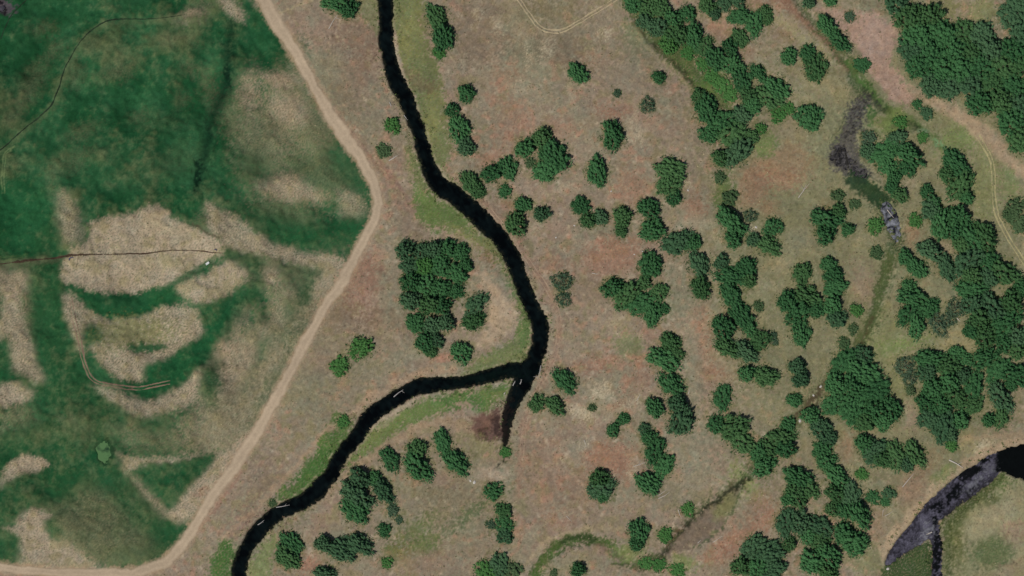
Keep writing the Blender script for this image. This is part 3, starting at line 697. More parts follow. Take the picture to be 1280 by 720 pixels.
WM = {'river': M_RIVER, 'shallow_river': M_SHALLOW, 'marsh_water': M_MARSH, 'creek_water': M_CREEKW, 'pond': M_POND}
WL = {'river': 'black meandering river with a side arm', 'shallow_river': 'shallow river with grey weed mats, painted reflections and black pools',
      'marsh_water': 'dark marshy pool in the old creek', 'creek_water': 'shallow pool with painted silvery reflections in the old creek', 'pond': 'small algae green pond'}
for nm, (mask, lev) in WATER.items():
    cell = (mask[:-1, :-1] | mask[1:, 1:] | mask[:-1, 1:] | mask[1:, :-1]).ravel()
    q = quads[cell]
    used, inv = np.unique(q, return_inverse=True)
    co = np.stack([GX.ravel()[used], GY.ravel()[used], np.full(len(used), lev)], -1)
    o = grid_mesh(nm, co, inv.reshape(-1, 4), WM[nm], wcol.reshape(-1, 3)[used] if nm == 'shallow_river' else rcol.reshape(-1, 3)[used] if nm == 'river' else None)
    o['kind'] = 'structure'
    o['label'] = WL[nm]

# ------------------------------------------------------------------ roads, tracks, ditches: strips draped on the ground
def strip(name, rows, mat, lift=.05, across=6, jit=.12, step=1.0, label=None, crown=0.0):
    """rows (u, v, width px): one sheet following the ground, ragged at its edges"""
    p = spline([(*P(u, v), wd * MPP) for u, v, wd in rows], 12)
    seg = np.r_[0, np.cumsum(np.hypot(*np.diff(p[:, :2], axis=0).T))]
    s = np.arange(0, seg[-1], step)
    q = np.stack([np.interp(s, seg, p[:, k_]) for k_ in range(3)], 1)
    t = np.gradient(q[:, :2], axis=0)
    t /= np.linalg.norm(t, axis=1)[:, None] + 1e-9
    nrm = np.stack([-t[:, 1], t[:, 0]], 1)
    r = np.random.default_rng(len(rows) * 7 + int(abs(rows[0][0])))
    def wob(n_):
        a = r.standard_normal(n_ + 8)
        return np.convolve(a, np.ones(4) / 2, 'same')[:n_] * .6 + np.convolve(r.standard_normal(n_ + 24), np.ones(12) / 3.4, 'same')[:n_] * .6
    wl_, wr_ = wob(len(q)), wob(len(q))
    vs, fs = [], []
    for i in range(len(q)):
        hl = q[i, 2] / 2 * (1 + jit * wl_[i])
        hr = q[i, 2] / 2 * (1 + jit * wr_[i])
        for k_ in range(across + 1):
            a = k_ / across
            d = -hl + (hl + hr) * a
            x, y = q[i, :2] + nrm[i] * d
            e = 4 * a * (1 - a)
            vs.append((x, y, ground_z(x, y) + lift * (.15 + .85 * min(1, e * 3)) + crown * e))
        if i:
            b0, b1 = (i - 1) * (across + 1), i * (across + 1)
            for k_ in range(across):
                fs.append((b0 + k_, b1 + k_, b1 + k_ + 1, b0 + k_ + 1))
    return vs, fs

def ground_c(x, y):
    return C[int(np.clip(np.searchsorted(YS, y), 0, NY - 1)), int(np.clip(np.searchsorted(XS, x), 0, NX - 1))]

STRIP_COL = {'packed_dirt': S(182, 162, 136), 'worn_rut': S(184, 166, 132), 'reddish_rut': S(136, 112, 94), 'grassy_rut': S(170, 160, 116), 'faint_rut': S(162, 140, 116), 'damp_ditch_soil': S(70, 54, 42), 'grassy_ditch': S(34, 50, 34)}
def strip_obj(name, rowsets, mat, label, **kw):
    vs, fs = [], []
    for rows in rowsets:
        a, b = strip(name, rows, mat, **kw)
        k_ = len(vs)
        vs += a
        fs += [tuple(i + k_ for i in f) for f in b]
    ac = kw.get('across', 6) + 1
    rr = np.random.default_rng(5)
    slow = np.convolve(rr.standard_normal(len(vs) // ac + 40), np.ones(20) / 4.5, 'same')
    base = STRIP_COL[mat.name]
    cols = np.zeros((len(vs), 3), np.float32)
    for i, q in enumerate(vs):
        a = (i % ac) / (ac - 1)
        e = min(a, 1 - a) * 2                                # 0 at the edge, 1 in the middle
        if ac > 6:                                           # a road: two pale wheel tracks, duller crown and verges
            tr_ = math.exp(-((e - .52) / .2) ** 2)
            c_ = base * (.93 + .10 * tr_ + .03 * slow[i // ac])
            c_ = c_ + (ground_c(q[0], q[1]) - c_) * (.9 * max(0, 1 - e / .30) + .05)
        else:
            c_ = base * (1 + .06 * slow[i // ac])
            c_ = c_ + (ground_c(q[0], q[1]) - c_) * ((.35 if e < .2 else np.clip(.05 + .08 * slow[i // ac], 0, .3)) if 'ditch' in mat.name else (.75 if e < .2 else np.clip(.12 + .18 * slow[i // ac], 0, .6)))
        cols[i] = c_
    # face upward
    o = mesh_obj(name, vs, [f[::-1] for f in fs], mat, None, 'structure', True)
    at_ = o.data.attributes.new('cover', 'FLOAT_COLOR', 'POINT')
    at_.data.foreach_set('color', np.concatenate([cols, np.ones((len(vs), 1), np.float32)], 1).ravel())
    o['label'] = label
    return o

def offset(rows, d):
    p = np.array(rows, float)
    t = np.gradient(p[:, :2], axis=0)
    t /= np.linalg.norm(t, axis=1)[:, None]
    p[:, 0] += -t[:, 1] * d
    p[:, 1] += t[:, 0] * d
    return [tuple(r_) for r_ in p]

strip_obj('dirt_road', [[(u_, v_, w_ * 1.05) for u_, v_, w_ in ROAD]], M_ROAD, 'pale dirt road bending past the green field', lift=.09, across=14, jit=.16)
TR = [(640,-14,1.4),(650,1,1.4),(661,17,1.6),(673,33,1.8),(688,39,2),(704,38,2),(721,29,1.8),(745,14,1.6),(767,1,1.4),(785,-12,1.4)]
strip_obj('loop_track', [offset(TR, -1.8), offset(TR, 1.8)], M_RUT, 'pale twin wheel ruts looping at the top edge', across=3, jit=.5, step=.8)
TR = [(1222,170,1.9),(1232,186,2),(1240,204,2),(1242,232,2),(1245,264,2),(1258,292,2),(1280,328,2),(1305,370,2)]
strip_obj('meadow_track', [offset(TR, -2), offset(TR, 2)], M_RUT_G, 'twin grassy wheel ruts along the right edge', across=3, jit=.5, step=.8)
TR = [(88,372,1.2),(93,400,1.3),(100,425,1.5),(104,448,1.8),(112,470,2.2),(124,479,2.2),(145,483,2.2),(168,485,2.2),(190,482,2),(213,477,1.2)]
strip_obj('field_track', [offset(TR, -1.8), offset(TR, 1.8)], M_RUT_R, 'brown twin ruts curving below the dry knoll', across=3, jit=.5, step=.8)
M_RUT_F = soil_mat('faint_rut', attr='cover', bump=.3, contrast=.4)
TR = [(612,262,1),(640,297,1.2),(664,331,1.2),(684,361,1.4),(697,389,1.5),(699,416,1.6),(692,449,1.6),(678,477,1.6),(664,502,1.4),(656,532,1.2),(652,572,1)]
strip_obj('riverside_track', [offset(TR, -2.2), offset(TR, 2.2)], M_RUT_F, 'worn twin ruts along the right bank of the river', across=3, jit=.6, step=.8)
strip_obj('contour_ditch', [[(-20,198,1.6),(0,188,1.6),(10,180,1.7),(32,160,1.8),(50,145,1.9),(64,132,1.9),(71,117,1.9),(75,107,1.9),(81,87,1.9),(87,75,1.8),(95,61,1.8),(105,47,1.8),(117,36,1.9),(135,27,2.0),(155,24,1.9),(180,24,1.6),(200,24,1.2),(220,21,.9),(232,19,.5)]], M_DITCH_G, 'thin dark ditch curving through the green field', across=3, jit=.25, step=.7)
strip_obj('corner_ditch', [[(0,48,1.2),(6,32,1.2),(13,18,1.2),(24,6,1.2),(34,-4,1.2)]], M_DITCH_G, 'faint dark ditch in the top left corner', across=3, jit=.3, step=.7)
strip_obj('straight_ditch', [[(-20,333,1.6),(0,331,1.8),(12,329,2.2),(24,327.5,3.4),(38,326,3.2),(48,325,2.0),(66,323,2.0),(84,320.5,3.2),(98,319.3,3.0),(112,318.8,2.0),(140,317.6,2.0),(160,316.8,1.8),(180,316,2.2),(198,314,1.8),(215,313.5,1.7),(240,313.6,1.7),(256,314.6,1.7),(266,316.5,1.2),(279,317.3,.9)], [(97.5,319,1.8),(98,323,1.6),(97,328,1.0),(95,336,.6)]], M_DITCH, 'narrow brown ditch running across the dry mound', across=3, jit=.35, step=.6)

# ------------------------------------------------------------------ foliage materials
def leaf_mat(name, c0, c1):
    m, nt, p = new_mat(name)
    L = nt.links.new
    oi = N(nt, 'ShaderNodeObjectInfo')
    tc = N(nt, 'ShaderNodeTexCoord')
    n1 = N(nt, 'ShaderNodeTexNoise', Scale=4.5, Detail=3.0, Roughness=.6)
    ad = N(nt, 'ShaderNodeVectorMath', operation='ADD')
    L(tc.outputs['Object'], ad.inputs[0]); L(oi.outputs['Location'], ad.inputs[1])
    L(ad.outputs[0], n1.inputs['Vector'])
    mr = N(nt, 'ShaderNodeMapRange')
    mr.inputs[1].default_value, mr.inputs[2].default_value = .3, .7
    L(n1.outputs['Fac'], mr.inputs[0])
    ma = N(nt, 'ShaderNodeMath', operation='MULTIPLY_ADD')
    ma.inputs[1].default_value = .6
    L(mr.outputs[0], ma.inputs[0])
    mb = N(nt, 'ShaderNodeMath', operation='MULTIPLY')
    mb.inputs[1].default_value = .5
    L(oi.outputs['Random'], mb.inputs[0]); L(mb.outputs[0], ma.inputs[2])
    mx = N(nt, 'ShaderNodeMix', data_type='RGBA')
    L(ma.outputs[0], mx.inputs[0])
    mx.inputs[6].default_value = (*c0, 1)
    mx.inputs[7].default_value = (*c1, 1)
    L(mx.outputs[2], p.inputs['Base Color'])
    p.inputs['Roughness'].default_value = .75
    p.inputs['Specular IOR Level'].default_value = .15
    return m
LEAF = {'d': leaf_mat('dark_foliage', (.013, .056, .019), (.056, .158, .054)),
        'g': leaf_mat('grey_green_foliage', (.022, .068, .029), (.062, .128, .058)),
        'b': leaf_mat('bright_foliage', (.030, .105, .024), (.068, .170, .044)),
        'm': leaf_mat('mid_green_foliage', (.022, .070, .022), (.064, .140, .048)),
        'o': leaf_mat('olive_foliage', (.036, .078, .028), (.075, .120, .052)),
        's': leaf_mat('thin_grey_foliage', (.030, .070, .036), (.070, .112, .062))}
M_BARK = soil_mat('bark', col=(.10, .08, .06), bump=.4, contrast=.6, scale=4)
M_BLEACH = soil_mat('bleached_wood', col=(.40, .36, .31), bump=.3, contrast=.4, scale=5)
M_GREYWOOD = soil_mat('grey_driftwood', col=(.30, .28, .26), bump=.3, contrast=.5, scale=5)

# ------------------------------------------------------------------ crown and trunk meshes (unit radius, shared by the copies)
def crown_mesh(name, seed, tufts=58, cards=92, tall=1.0, size=.066, spread=.86, fringe=520):
    """a dome of many upright leafy sprays with gaps between them and thin twigs round the rim"""
    r = np.random.default_rng(seed)
    p1, p2, p3, p4 = r.uniform(0, 6.28, 4)
    def rim(a):
        return 1 + .13 * np.sin(2 * a + p1) + .11 * np.sin(3 * a + p2) + .08 * np.sin(5 * a + p3) + .05 * np.sin(8 * a + p4)
    hx, hy = r.uniform(-.35, .35, 2)
    P_, NRM, UPV = [], [], []
    for k_ in range(tufts):
        a = k_ * 2.399963 + r.uniform(-.35, .35)
        d0 = math.sqrt((k_ + .5) / tufts) * r.uniform(.9, 1.06)
        d = spread * d0 * float(rim(np.array(a)))
        cx, cy = d * math.cos(a), d * math.sin(a)
        tr = r.uniform(.09, .20)
        hill = 1 - .5 * d0 ** 2 + .16 * math.sin(3.1 * cx + 7 * hx) * math.cos(3.4 * cy + 7 * hy)
        top = tall * hill * r.uniform(.7, 1.18)
        base = max(.06, top - tall * r.uniform(.28, .44))
        n_ = int(cards * (tr / .16) ** 1.6)
        ph = r.uniform(0, 2 * math.pi, n_)
        t = r.uniform(0, 1, n_)
        rad = tr * (1 - t ** 1.3) ** .8 * r.uniform(.5, 1.1, n_) + .01
        lean = .16 * d0
        z = base + (top - base) * t
        P_.append(np.stack([cx + rad * np.cos(ph) + lean * t * math.cos(a), cy + rad * np.sin(ph) + lean * t * math.sin(a), z], 1))
        NRM.append(np.stack([np.cos(ph) * .7, np.sin(ph) * .7, .75 + .4 * t], 1) + .38 * r.standard_normal((n_, 3)))
        UPV.append(np.stack([np.cos(ph) * .35 + .3 * math.cos(a) * d0, np.sin(ph) * .35 + .3 * math.sin(a) * d0, np.full(n_, .8)], 1) + .3 * r.standard_normal((n_, 3)))
    a = r.uniform(0, 6.283, fringe)
    d = spread * rim(a) * (.8 + .5 * r.uniform(0, 1, fringe) ** 1.6)
    P_.append(np.stack([d * np.cos(a), d * np.sin(a), tall * r.uniform(.05, .45, fringe)], 1))
    NRM.append(np.stack([np.cos(a) * .3, np.sin(a) * .3, np.ones(fringe)], 1) + .5 * r.standard_normal((fringe, 3)))
    UPV.append(np.stack([np.cos(a), np.sin(a), np.full(fringe, .3)], 1) + .3 * r.standard_normal((fringe, 3)))
    P_, NRM, UPV = map(np.vstack, (P_, NRM, UPV))
    NRM /= np.linalg.norm(NRM, axis=1)[:, None]
    T = UPV - (UPV * NRM).sum(1)[:, None] * NRM
    T /= np.linalg.norm(T, axis=1)[:, None] + 1e-9
    B = np.cross(NRM, T)
    n_ = len(P_)
    ln = r.uniform(.8, 1.8, n_)[:, None] * size
    wd = r.uniform(.4, .75, n_)[:, None] * size
    co = np.stack([P_ - T * ln * .6, P_ + B * wd, P_ + T * ln, P_ - B * wd], 1).reshape(-1, 3)
    me = bpy.data.meshes.new(name)
    me.vertices.add(len(co)); me.vertices.foreach_set('co', co.astype(np.float32).ravel())
    me.loops.add(len(co)); me.loops.foreach_set('vertex_index', np.arange(len(co), dtype=np.int32))
    me.polygons.add(n_); me.polygons.foreach_set('loop_start', np.arange(0, 4 * n_, 4, dtype=np.int32))
    me.update(calc_edges=True)
    me.materials.append(LEAF['d'])
    return me

def tube(vs, fs, a, b, ra, rb, n_=6):
    a, b = Vector(a), Vector(b)
    q = (b - a).to_track_quat('Z', 'Y')
    k_ = len(vs)
    for c_, rr in ((a, ra), (b, rb)):
        for i in range(n_):
            vs.append(tuple(c_ + q @ Vector((rr * math.cos(i * 2 * math.pi / n_), rr * math.sin(i * 2 * math.pi / n_), 0))))
    for i in range(n_):
        fs.append((k_ + i, k_ + (i + 1) % n_, k_ + n_ + (i + 1) % n_, k_ + n_ + i))
    fs.append(tuple(range(k_ + n_, k_ + 2 * n_)))
    fs.append(tuple(range(k_ + n_ - 1, k_ - 1, -1)))

def trunk_mesh(name, seed, tall=1.0, limbs=7, reach=.55):
    r = random.Random(seed)
    vs, fs = [], []
    tube(vs, fs, (0, 0, -.06), (.02, .01, .28 * tall), .075, .055, 8)
    tube(vs, fs, (.02, .01, .28 * tall), (-.02, .03, .72 * tall), .055, .02, 7)
    for k_ in range(limbs):
        a = k_ * 2.4 + r.uniform(-.3, .3)
        z0 = r.uniform(.14, .4) * tall
        d = reach * r.uniform(.7, 1.1)
        mid = (d * .5 * math.cos(a), d * .5 * math.sin(a), z0 + .14 * tall)
        end = (d * math.cos(a + .2), d * math.sin(a + .2), z0 + r.uniform(.25, .42) * tall)
        tube(vs, fs, (0, 0, z0), mid, .034, .024, 6)
        tube(vs, fs, mid, end, .024, .007, 6)
    me = bpy.data.meshes.new(name)
    me.from_pydata(vs, [], fs)
    me.materials.append(M_BARK)
    return me

CROWNS = [crown_mesh('tree_crown', 20 + i, tufts=[54, 62, 70, 58, 66, 50, 74, 60, 64, 56][i], tall=[1, 1.1, .95, 1.05, 1.15, .9, 1.05, .95, 1, 1.1][i]) for i in range(10)]
TRUNKS = [trunk_mesh('tree_trunk', 40 + i) for i in range(4)]
SPARSE = [crown_mesh('thin_crown', 60 + i, tufts=34, cards=26, tall=.95, size=.06) for i in range(3)]
BUSHES = [crown_mesh('shrub_foliage', 80 + i, tufts=[46, 52, 40, 56][i], cards=80, tall=.7, size=.085, fringe=160) for i in range(4)]
STEMS = [trunk_mesh('shrub_stems', 90 + i, tall=.55, limbs=6, reach=.45) for i in range(2)]

NUM = ['zero', 'one', 'two', 'three', 'four', 'five', 'six', 'seven', 'eight', 'nine', 'ten', 'eleven', 'twelve', 'thirteen', 'fourteen', 'fifteen', 'sixteen']
ORD = ['zeroth', 'first', 'second', 'third', 'fourth', 'fifth', 'sixth', 'seventh', 'eighth', 'ninth', 'tenth', 'eleventh', 'twelfth', 'thirteenth', 'fourteenth', 'fifteenth', 'sixteenth']
TONE = {'m': 'mid green', 'd': 'dark green', 'g': 'grey-green', 'b': 'bright green', 'o': 'olive', 's': 'thin grey'}

def merge(trees, f):
    """two crowns surveyed closer than f radii are one wider tree"""
    out = [list(t) + [0.0, 1.0] for t in trees]          # u v r tone rot aspect
    while True:
        best = None
        for i in range(len(out)):
            for j in range(i):
                a, b = out[i], out[j]
                d = math.hypot(a[0] - b[0], a[1] - b[1])
                q = d / (.5 * (a[2] + b[2]))
                if q < f and max(a[5], b[5]) < 1.3 and (best is None or q < best[0]):
                    best = (q, i, j, d)
        if not best:
            return out
        _, i, j, d = best
        a, b = out[i], out[j]
        big = max(a[2], b[2])
        L_ = (d + a[2] + b[2]) / 2
        L_ = max(L_, big)
        asp = min(1.6, L_ / (big * .95))
        rot = math.atan2(-(a[1] - b[1]), a[0] - b[0])
        wa, wb = a[2] ** 2, b[2] ** 2
        nw = [(a[0] * wa + b[0] * wb) / (wa + wb), (a[1] * wa + b[1] * wb) / (wa + wb), math.sqrt(L_ * big * .95), a[3], rot, asp]
        out = [o for k_, o in enumerate(out) if k_ not in (i, j)] + [nw]

COUNT = {'tree': 0, 'shrub': 0}
PLACED = []
def plant(name, u, v, r_px, tone, rot=None, asp=1.0, hf=1.0, rs=1.0):
    x, y = P(u, v)
    PLACED.append((u, v, r_px * rs, name))
    rad = r_px * MPP * .99 * rs
    hh = min(rad / math.sqrt(asp), 6.5) * (1.02 if name == 'tree' else .8) * hf * RNG.uniform(.78, 1.28)
    y -= hh * .5 * st / ct
    root = bpy.data.objects.new(name, None)
    COL.objects.link(root)
    z = ground_z(x, y)
    root.location = (x, y, z - .05)
    k_ = COUNT[name]
    COUNT[name] += 1
    if name == 'tree':
        cm = SPARSE[k_ % 3] if tone == 's' else CROWNS[(k_ * 7 + RNG.randrange(3)) % 10]
        tm = TRUNKS[k_ % 4]
    else:
        cm, tm = BUSHES[k_ % 4], STEMS[k_ % 2]
    spin = RNG.uniform(0, 6.28)
    ang = spin if rot is None or asp < 1.02 else rot
    root.rotation_euler = (0, 0, ang)
    sx = rad * math.sqrt(asp) * RNG.uniform(.96, 1.08)
    sy = rad / math.sqrt(asp) * RNG.uniform(.96, 1.08)
    for nm, me in (('trunk' if name == 'tree' else 'stem', tm), ('crown' if name == 'tree' else 'foliage', cm)):
        c_ = bpy.data.objects.new(nm, me)
        COL.objects.link(c_)
        c_.parent = root
        c_.scale = (sx * 1.02, sy * 1.02, hh * 1.05) if nm in ('crown', 'foliage') else (sx, sy, hh)
        if nm in ('crown', 'foliage'):
            c_.material_slots[0].link = 'OBJECT'
            c_.material_slots[0].material = LEAF[tone]
    return root

def wood(phrase, trees, tone='d', f=.9, name='tree', group=None, shared=False, hf=1.0, rs=1.0):
    ts = merge([(t[0], t[1], t[2], t[3] if len(t) > 3 else tone) for t in trees], f * (1.72 if name == 'tree' else 1.2))
    n_ = len(ts)
    us, vs_ = [t[0] for t in ts], [t[1] for t in ts]
    horiz = (max(us) - min(us)) > (max(vs_) - min(vs_))
    ts.sort(key=lambda t: t[0] if horiz else t[1])
    side = ('left', 'right') if horiz else ('top', 'bottom')
    rows = {}
    if n_ > 16:
        nr = round(n_ / 6)
        by_v = sorted(range(n_), key=lambda q: ts[q][1])
        for q in range(nr):
            mem = sorted(by_v[q * n_ // nr:(q + 1) * n_ // nr], key=lambda z: ts[z][0])
            for c_, z in enumerate(mem):
                rows[z] = (q + 1, c_ + 1)
    for i, t in enumerate(ts):
        if n_ > 1 and t[3] == 'd':
            t[3] = RNG.choice('ddddmmg')
        jt = 1.8 if n_ > 5 else .6
        o = plant(name, t[0] + RNG.uniform(-jt, jt), t[1] + RNG.uniform(-jt, jt), t[2] * RNG.uniform(.92, 1.1), t[3], t[4], t[5], hf, rs)
        tn = TONE[t[3]]
        if n_ == 1:
            lab = f'{tn} {name} {phrase}'
        elif n_ > 16:
            lab = f'{ORD[rows[i][1]]} {name} from left in {ORD[rows[i][0]]} row from top {phrase}'
        elif n_ == 2:
            lab = f'{(("left", "right") if horiz else ("upper", "lower"))[i]} of two {name}s {phrase}'
        elif i == 0:
            lab = f'{side[0]}most of {NUM[n_]} {name}s {phrase}'
        elif i == n_ - 1:
            lab = f'{side[1]}most of {NUM[n_]} {name}s {phrase}'
        elif n_ == 3:
            lab = f'middle one of three {name}s {phrase}'
        else:
            lab = f'{ORD[i + 1]} from the {side[0]} of {NUM[n_]} {name}s {phrase}'
        o['label'] = lab
        o['category'] = name
        if n_ > 1:
            o['group'] = group or f'{name}s {phrase}'

# ---- survey of the trees, clump by clump (photo pixels)
wood('at the top edge left of the river', [(412,2,12),(424,5,12),(437,11,12)])
wood('on the grass right of the upper river', [(543,17,11),(548,28,12),(553,40,12),(554,53,11)])
wood('ending the upper riverside tree row', [(549,67,8,'b')], 'b', name='shrub')
wood('small and round, right of the upper river', [(583,117,11)])
wood('in the row below the small round tree', [(565,137,9),(571,152,12),(577,168,12),(583,183,10)])
wood('on the right bank of the second bend', [(584,222,10),(590,233,11),(599,240,8),(587,222,8)])
wood('between second bend and the tree ring', [(613,217,10),(620,212,7),(633,205,11),(637,215,10)])
wood('on the track below the tree ring', [(631,239,8)], name='shrub')
wood('in the ring right of the second bend', [(656,185,12),(677,172,12),(688,185,10),(692,200,14),(700,192,9),(680,215,13),(686,208,12)])
wood('inside the ring of trees', [(664,204,7)], 'o', name='shrub')
wood('where the river bends down', [(654,255,10),(677,266,9,'g'),(645,279,12)])
wood('egg-shaped, alone above the twin trees', [(743,210,13),(748,225,9),(752,212,9)], f=1.3)
wood('standing at the red earth spot', [(765,162,12),(768,175,13),(762,172,10)], f=1.2)
wood('alone below the top loop track', [(720,87,9),(726,95,9)], f=1.4)
wood('small, east of the bare shrub', [(823,97,8)])
wood('small and thin in the dry grass', [(810,131,8)], 's')
wood('small and bare, above the red spot', [(772,117,5)], 's', name='shrub')
wood('below the egg-shaped tree', [(726,257,11),(735,275,9),(751,272,9)])
wood('right of that trio, above red earth', [(778,270,11),(777,288,8)])
wood('short and wide under the bent tree', [(806,258,10),(817,263,9)], f=1.4)
wood('of the bent pair on pale earth', [(832,211,12),(845,215,12),(838,230,11),(842,247,10),(829,237,6)], f=1.1)
wood('round, above the hooked tree line', [(812,289,12),(822,286,9)], f=1.4)
wood('tall oval right of the red earth', [(812,334,13),(816,324,9)], f=1.4)
wood('in the hooked line running down', [(842,306,12),(853,298,11),(866,303,10),(872,320,11),(877,337,12),(875,355,12),(876,367,9)])
wood('on the track by the lower bend', [(702,352,11,'s'),(704,374,9,'s')], 's', hf=.8)
wood('in the dark wedge below the oval tree', [(766,361,12),(780,372,13),(790,360,12),(797,381,12),(810,373,13),(815,389,11),(824,366,11),(806,353,8),(814,398,7)])
wood('small, beside the dark wedge', [(830,386,7)])
wood('in the upright belt of mid picture', [(838,428,11),(824,446,12),(836,452,12),(846,443,8),(835,475,12),(845,486,12)])
wood('ending the upright belt', [(847,505,11),(853,520,13),(848,534,11)], 'g')
wood('round, right of the river fork', [(704,472,12),(711,482,10)], f=1.4)
wood('below the round tree by the fork', [(671,504,10),(690,504,10),(697,510,9)])
wood('tiny, in the bleached grass', [(740,509,5)], 'o', name='shrub')
wood('left of the upright belt, low', [(817,506,10),(821,513,9)], f=1.4)
wood('small, below the bleached grass', [(779,523,8),(766,537,8)])
wood('in the short slanted row', [(806,536,7),(812,547,9),(821,559,11),(815,570,9),(833,577,9),(828,587,11)])
wood('spiky, alone on pink earth', [(750,598,11),(748,612,12),(757,610,11),(752,620,7)], f=1.4)
wood('below the short slanted row', [(804,600,9),(815,608,10)], f=1.4)
wood('upright oval above the dark arc', [(796,657,11),(800,670,11),(795,681,8)], f=1.4)
wood('at the bottom edge inside the arc', [(722,712,9)])
wood('tiny, at the bottom edge', [(693,716,5)], 'o', name='shrub')
wood('at the bottom edge left of the arc', [(607,714,12,'b'),(624,706,13,'g'),(640,713,10,'o')], 'g', name='shrub')
# grove inside the bend
wood('of the river bend grove', [(507,314,12,'g'),(511,333,13,'g'),(527,313,11),(543,312,12),(560,310,12),(577,316,11),(581,332,9),(532,333,13,'b'),(552,333,14),(571,342,13),(513,354,13),(532,357,14),(552,360,13),(571,365,11),(515,376,12,'g'),(535,381,14),(555,383,13),(520,402,12),(540,405,13,'g'),(558,402,10,'g'),(530,427,13),(547,424,10,'g'),(539,441,8)], f=.74, rs=.92, group='trees of the river bend grove', shared=True)
wood('right of the grove on bare sand', [(591,383,11),(601,374,9,'g'),(588,403,11),(597,397,9)], f=.9)
wood('alone below the grove', [(574,438,12),(582,445,9)], f=1.4)
wood('between the dirt road and the grove', [(425,457,11,'b'),(455,433,12,'b'),(446,436,9,'b')], 'b', name='shrub', f=1.1)
wood('on the left bank near the road track', [(480,188,8,'o')], 'o', name='shrub')
wood('on the bank at the narrow water', [(491,157,9,'b')], 'o', name='shrub')
wood('on the bank above the pale path', [(429,527,8,'b')], 'b', name='shrub')
wood('small and dark on the far bank', [(341,629,5,'o')], 'o', name='shrub')
# lower middle
wood('first of the row below the path', [(484,568,10),(490,579,11)], f=1.4)
wood('biggest of the row below the path', [(521,563,13),(520,580,14),(527,590,10)], f=1.2)
wood('in the slanted row below the path', [(551,546,10),(556,559,11),(566,572,11),(576,583,11)])
wood('in the broad clump by the branch', [(450,598,12,'g'),(440,615,12,'g'),(452,622,12),(446,640,13,'g'),(438,630,9)])
wood('slanted, right of the broad clump', [(469,597,8),(476,610,11,'g'),(484,620,8)], f=1.4)
wood('tiny, below the slanted tree', [(491,637,7,'s'),(499,650,5,'s')], 's', name='shrub')
wood('small and round by the big clump', [(480,662,8)], name='shrub')
wood('by the bottom of the branch', [(360,674,10),(354,692,11),(364,699,12),(371,686,9)], f=1.2)
wood('in the wide clump near the bottom', [(405,680,11,'g'),(420,684,13,'g'),(435,690,12,'g'),(442,676,10),(454,683,11)])
wood('at the bottom edge below the clump', [(401,718,9,'g'),(413,717,8,'g')], f=1.4)
wood('on the white stones path', [(617,613,12,'d')], name='shrub')
wood('in the column below the stones', [(629,639,9),(630,654,10),(631,669,9)], name='shrub')
wood('thin, left of the column', [(613,656,6,'s')], 's', name='shrub')
wood('where the blind arm ends', [(632,565,7,'b')], 'b', name='shrub')
wood('low, among patchy green', [(484,703,7,'b')], 'b', name='shrub')
# upper thicket along the creek
wood('in the top creek thicket', [(790,7,12),(808,10,13),(826,8,12),(842,22,13),(858,18,11),(822,33,13),(845,43,13),(864,40,12),(806,28,10),(835,58,11,'b'),(868,52,10)], f=.75, rs=.94)
wood('right of the top creek thicket', [(884,6,10),(894,17,8),(906,3,9,'g'),(922,2,8,'g')])
wood('in the crescent near the top', [(928,19,12),(944,27,13),(956,15,10),(941,37,10),(917,23,9),(922,42,9),(928,52,9),(910,55,10),(916,66,8)], f=.9, rs=.9)
wood('under the top creek thicket', [(880,57,11),(891,68,11),(898,79,9),(915,80,12),(925,92,11),(930,105,11),(936,119,10)], f=.9)
wood('on the green creek bed', [(890,95,10,'b'),(902,106,10,'b'),(912,118,10,'b'),(878,80,8,'b'),(860,66,9,'b')], 'b', name='shrub', hf=.7)
wood('left of the round tree', [(945,86,8),(951,96,8),(955,118,11),(965,106,12),(976,115,11),(968,126,10)], f=.9)
wood('at the foot of the creek thicket', [(872,118,8),(880,130,11),(887,145,12),(897,158,13),(886,168,10),(910,150,13),(922,163,14),(928,142,11),(941,131,10),(906,175,13),(925,181,13),(916,195,14),(900,196,11),(938,172,9)], f=.9, group='trees of the creek thicket foot', shared=True)
wood('small, on the old creek line', [(952,160,7,'b'),(900,222,8),(912,247,9,'o')], 'o', name='shrub')
wood('below the creek line', [(908,271,13),(921,281,13),(917,299,11)])
wood('thin, beside the pale sand streak', [(938,270,7,'s')], 's')
wood('right of the pale sand streak', [(942,299,8),(955,302,12),(966,283,11),(966,310,11)])
wood('in the vee below the creek line', [(902,327,9),(908,344,11),(921,347,12),(932,334,12),(936,351,9)])
wood('on the slanted chain below the vee', [(910,362,9),(916,372,12),(923,387,13),(931,401,11),(938,413,8)])
wood('in the crook beside the chain', [(900,404,11),(908,417,10),(905,432,11),(917,440,8),(928,436,9),(937,442,10),(946,430,10),(955,420,8)])
wood('tiny, right of the chain', [(948,383,6,'o')], 'o', name='shrub')
wood('in the three below the crook', [(934,467,10),(953,470,11),(963,469,9)])
wood('alone in pale grass under the crook', [(905,491,12),(902,502,11)], f=1.4)
wood('leading down to the old creek', [(895,530,10),(909,537,11),(922,531,12),(924,548,12),(934,557,10)])
wood('on the creek above the dry bed', [(948,566,12),(953,583,11),(957,556,10),(970,547,12),(983,545,12),(982,558,11),(966,562,10),(961,578,8)], f=.9)
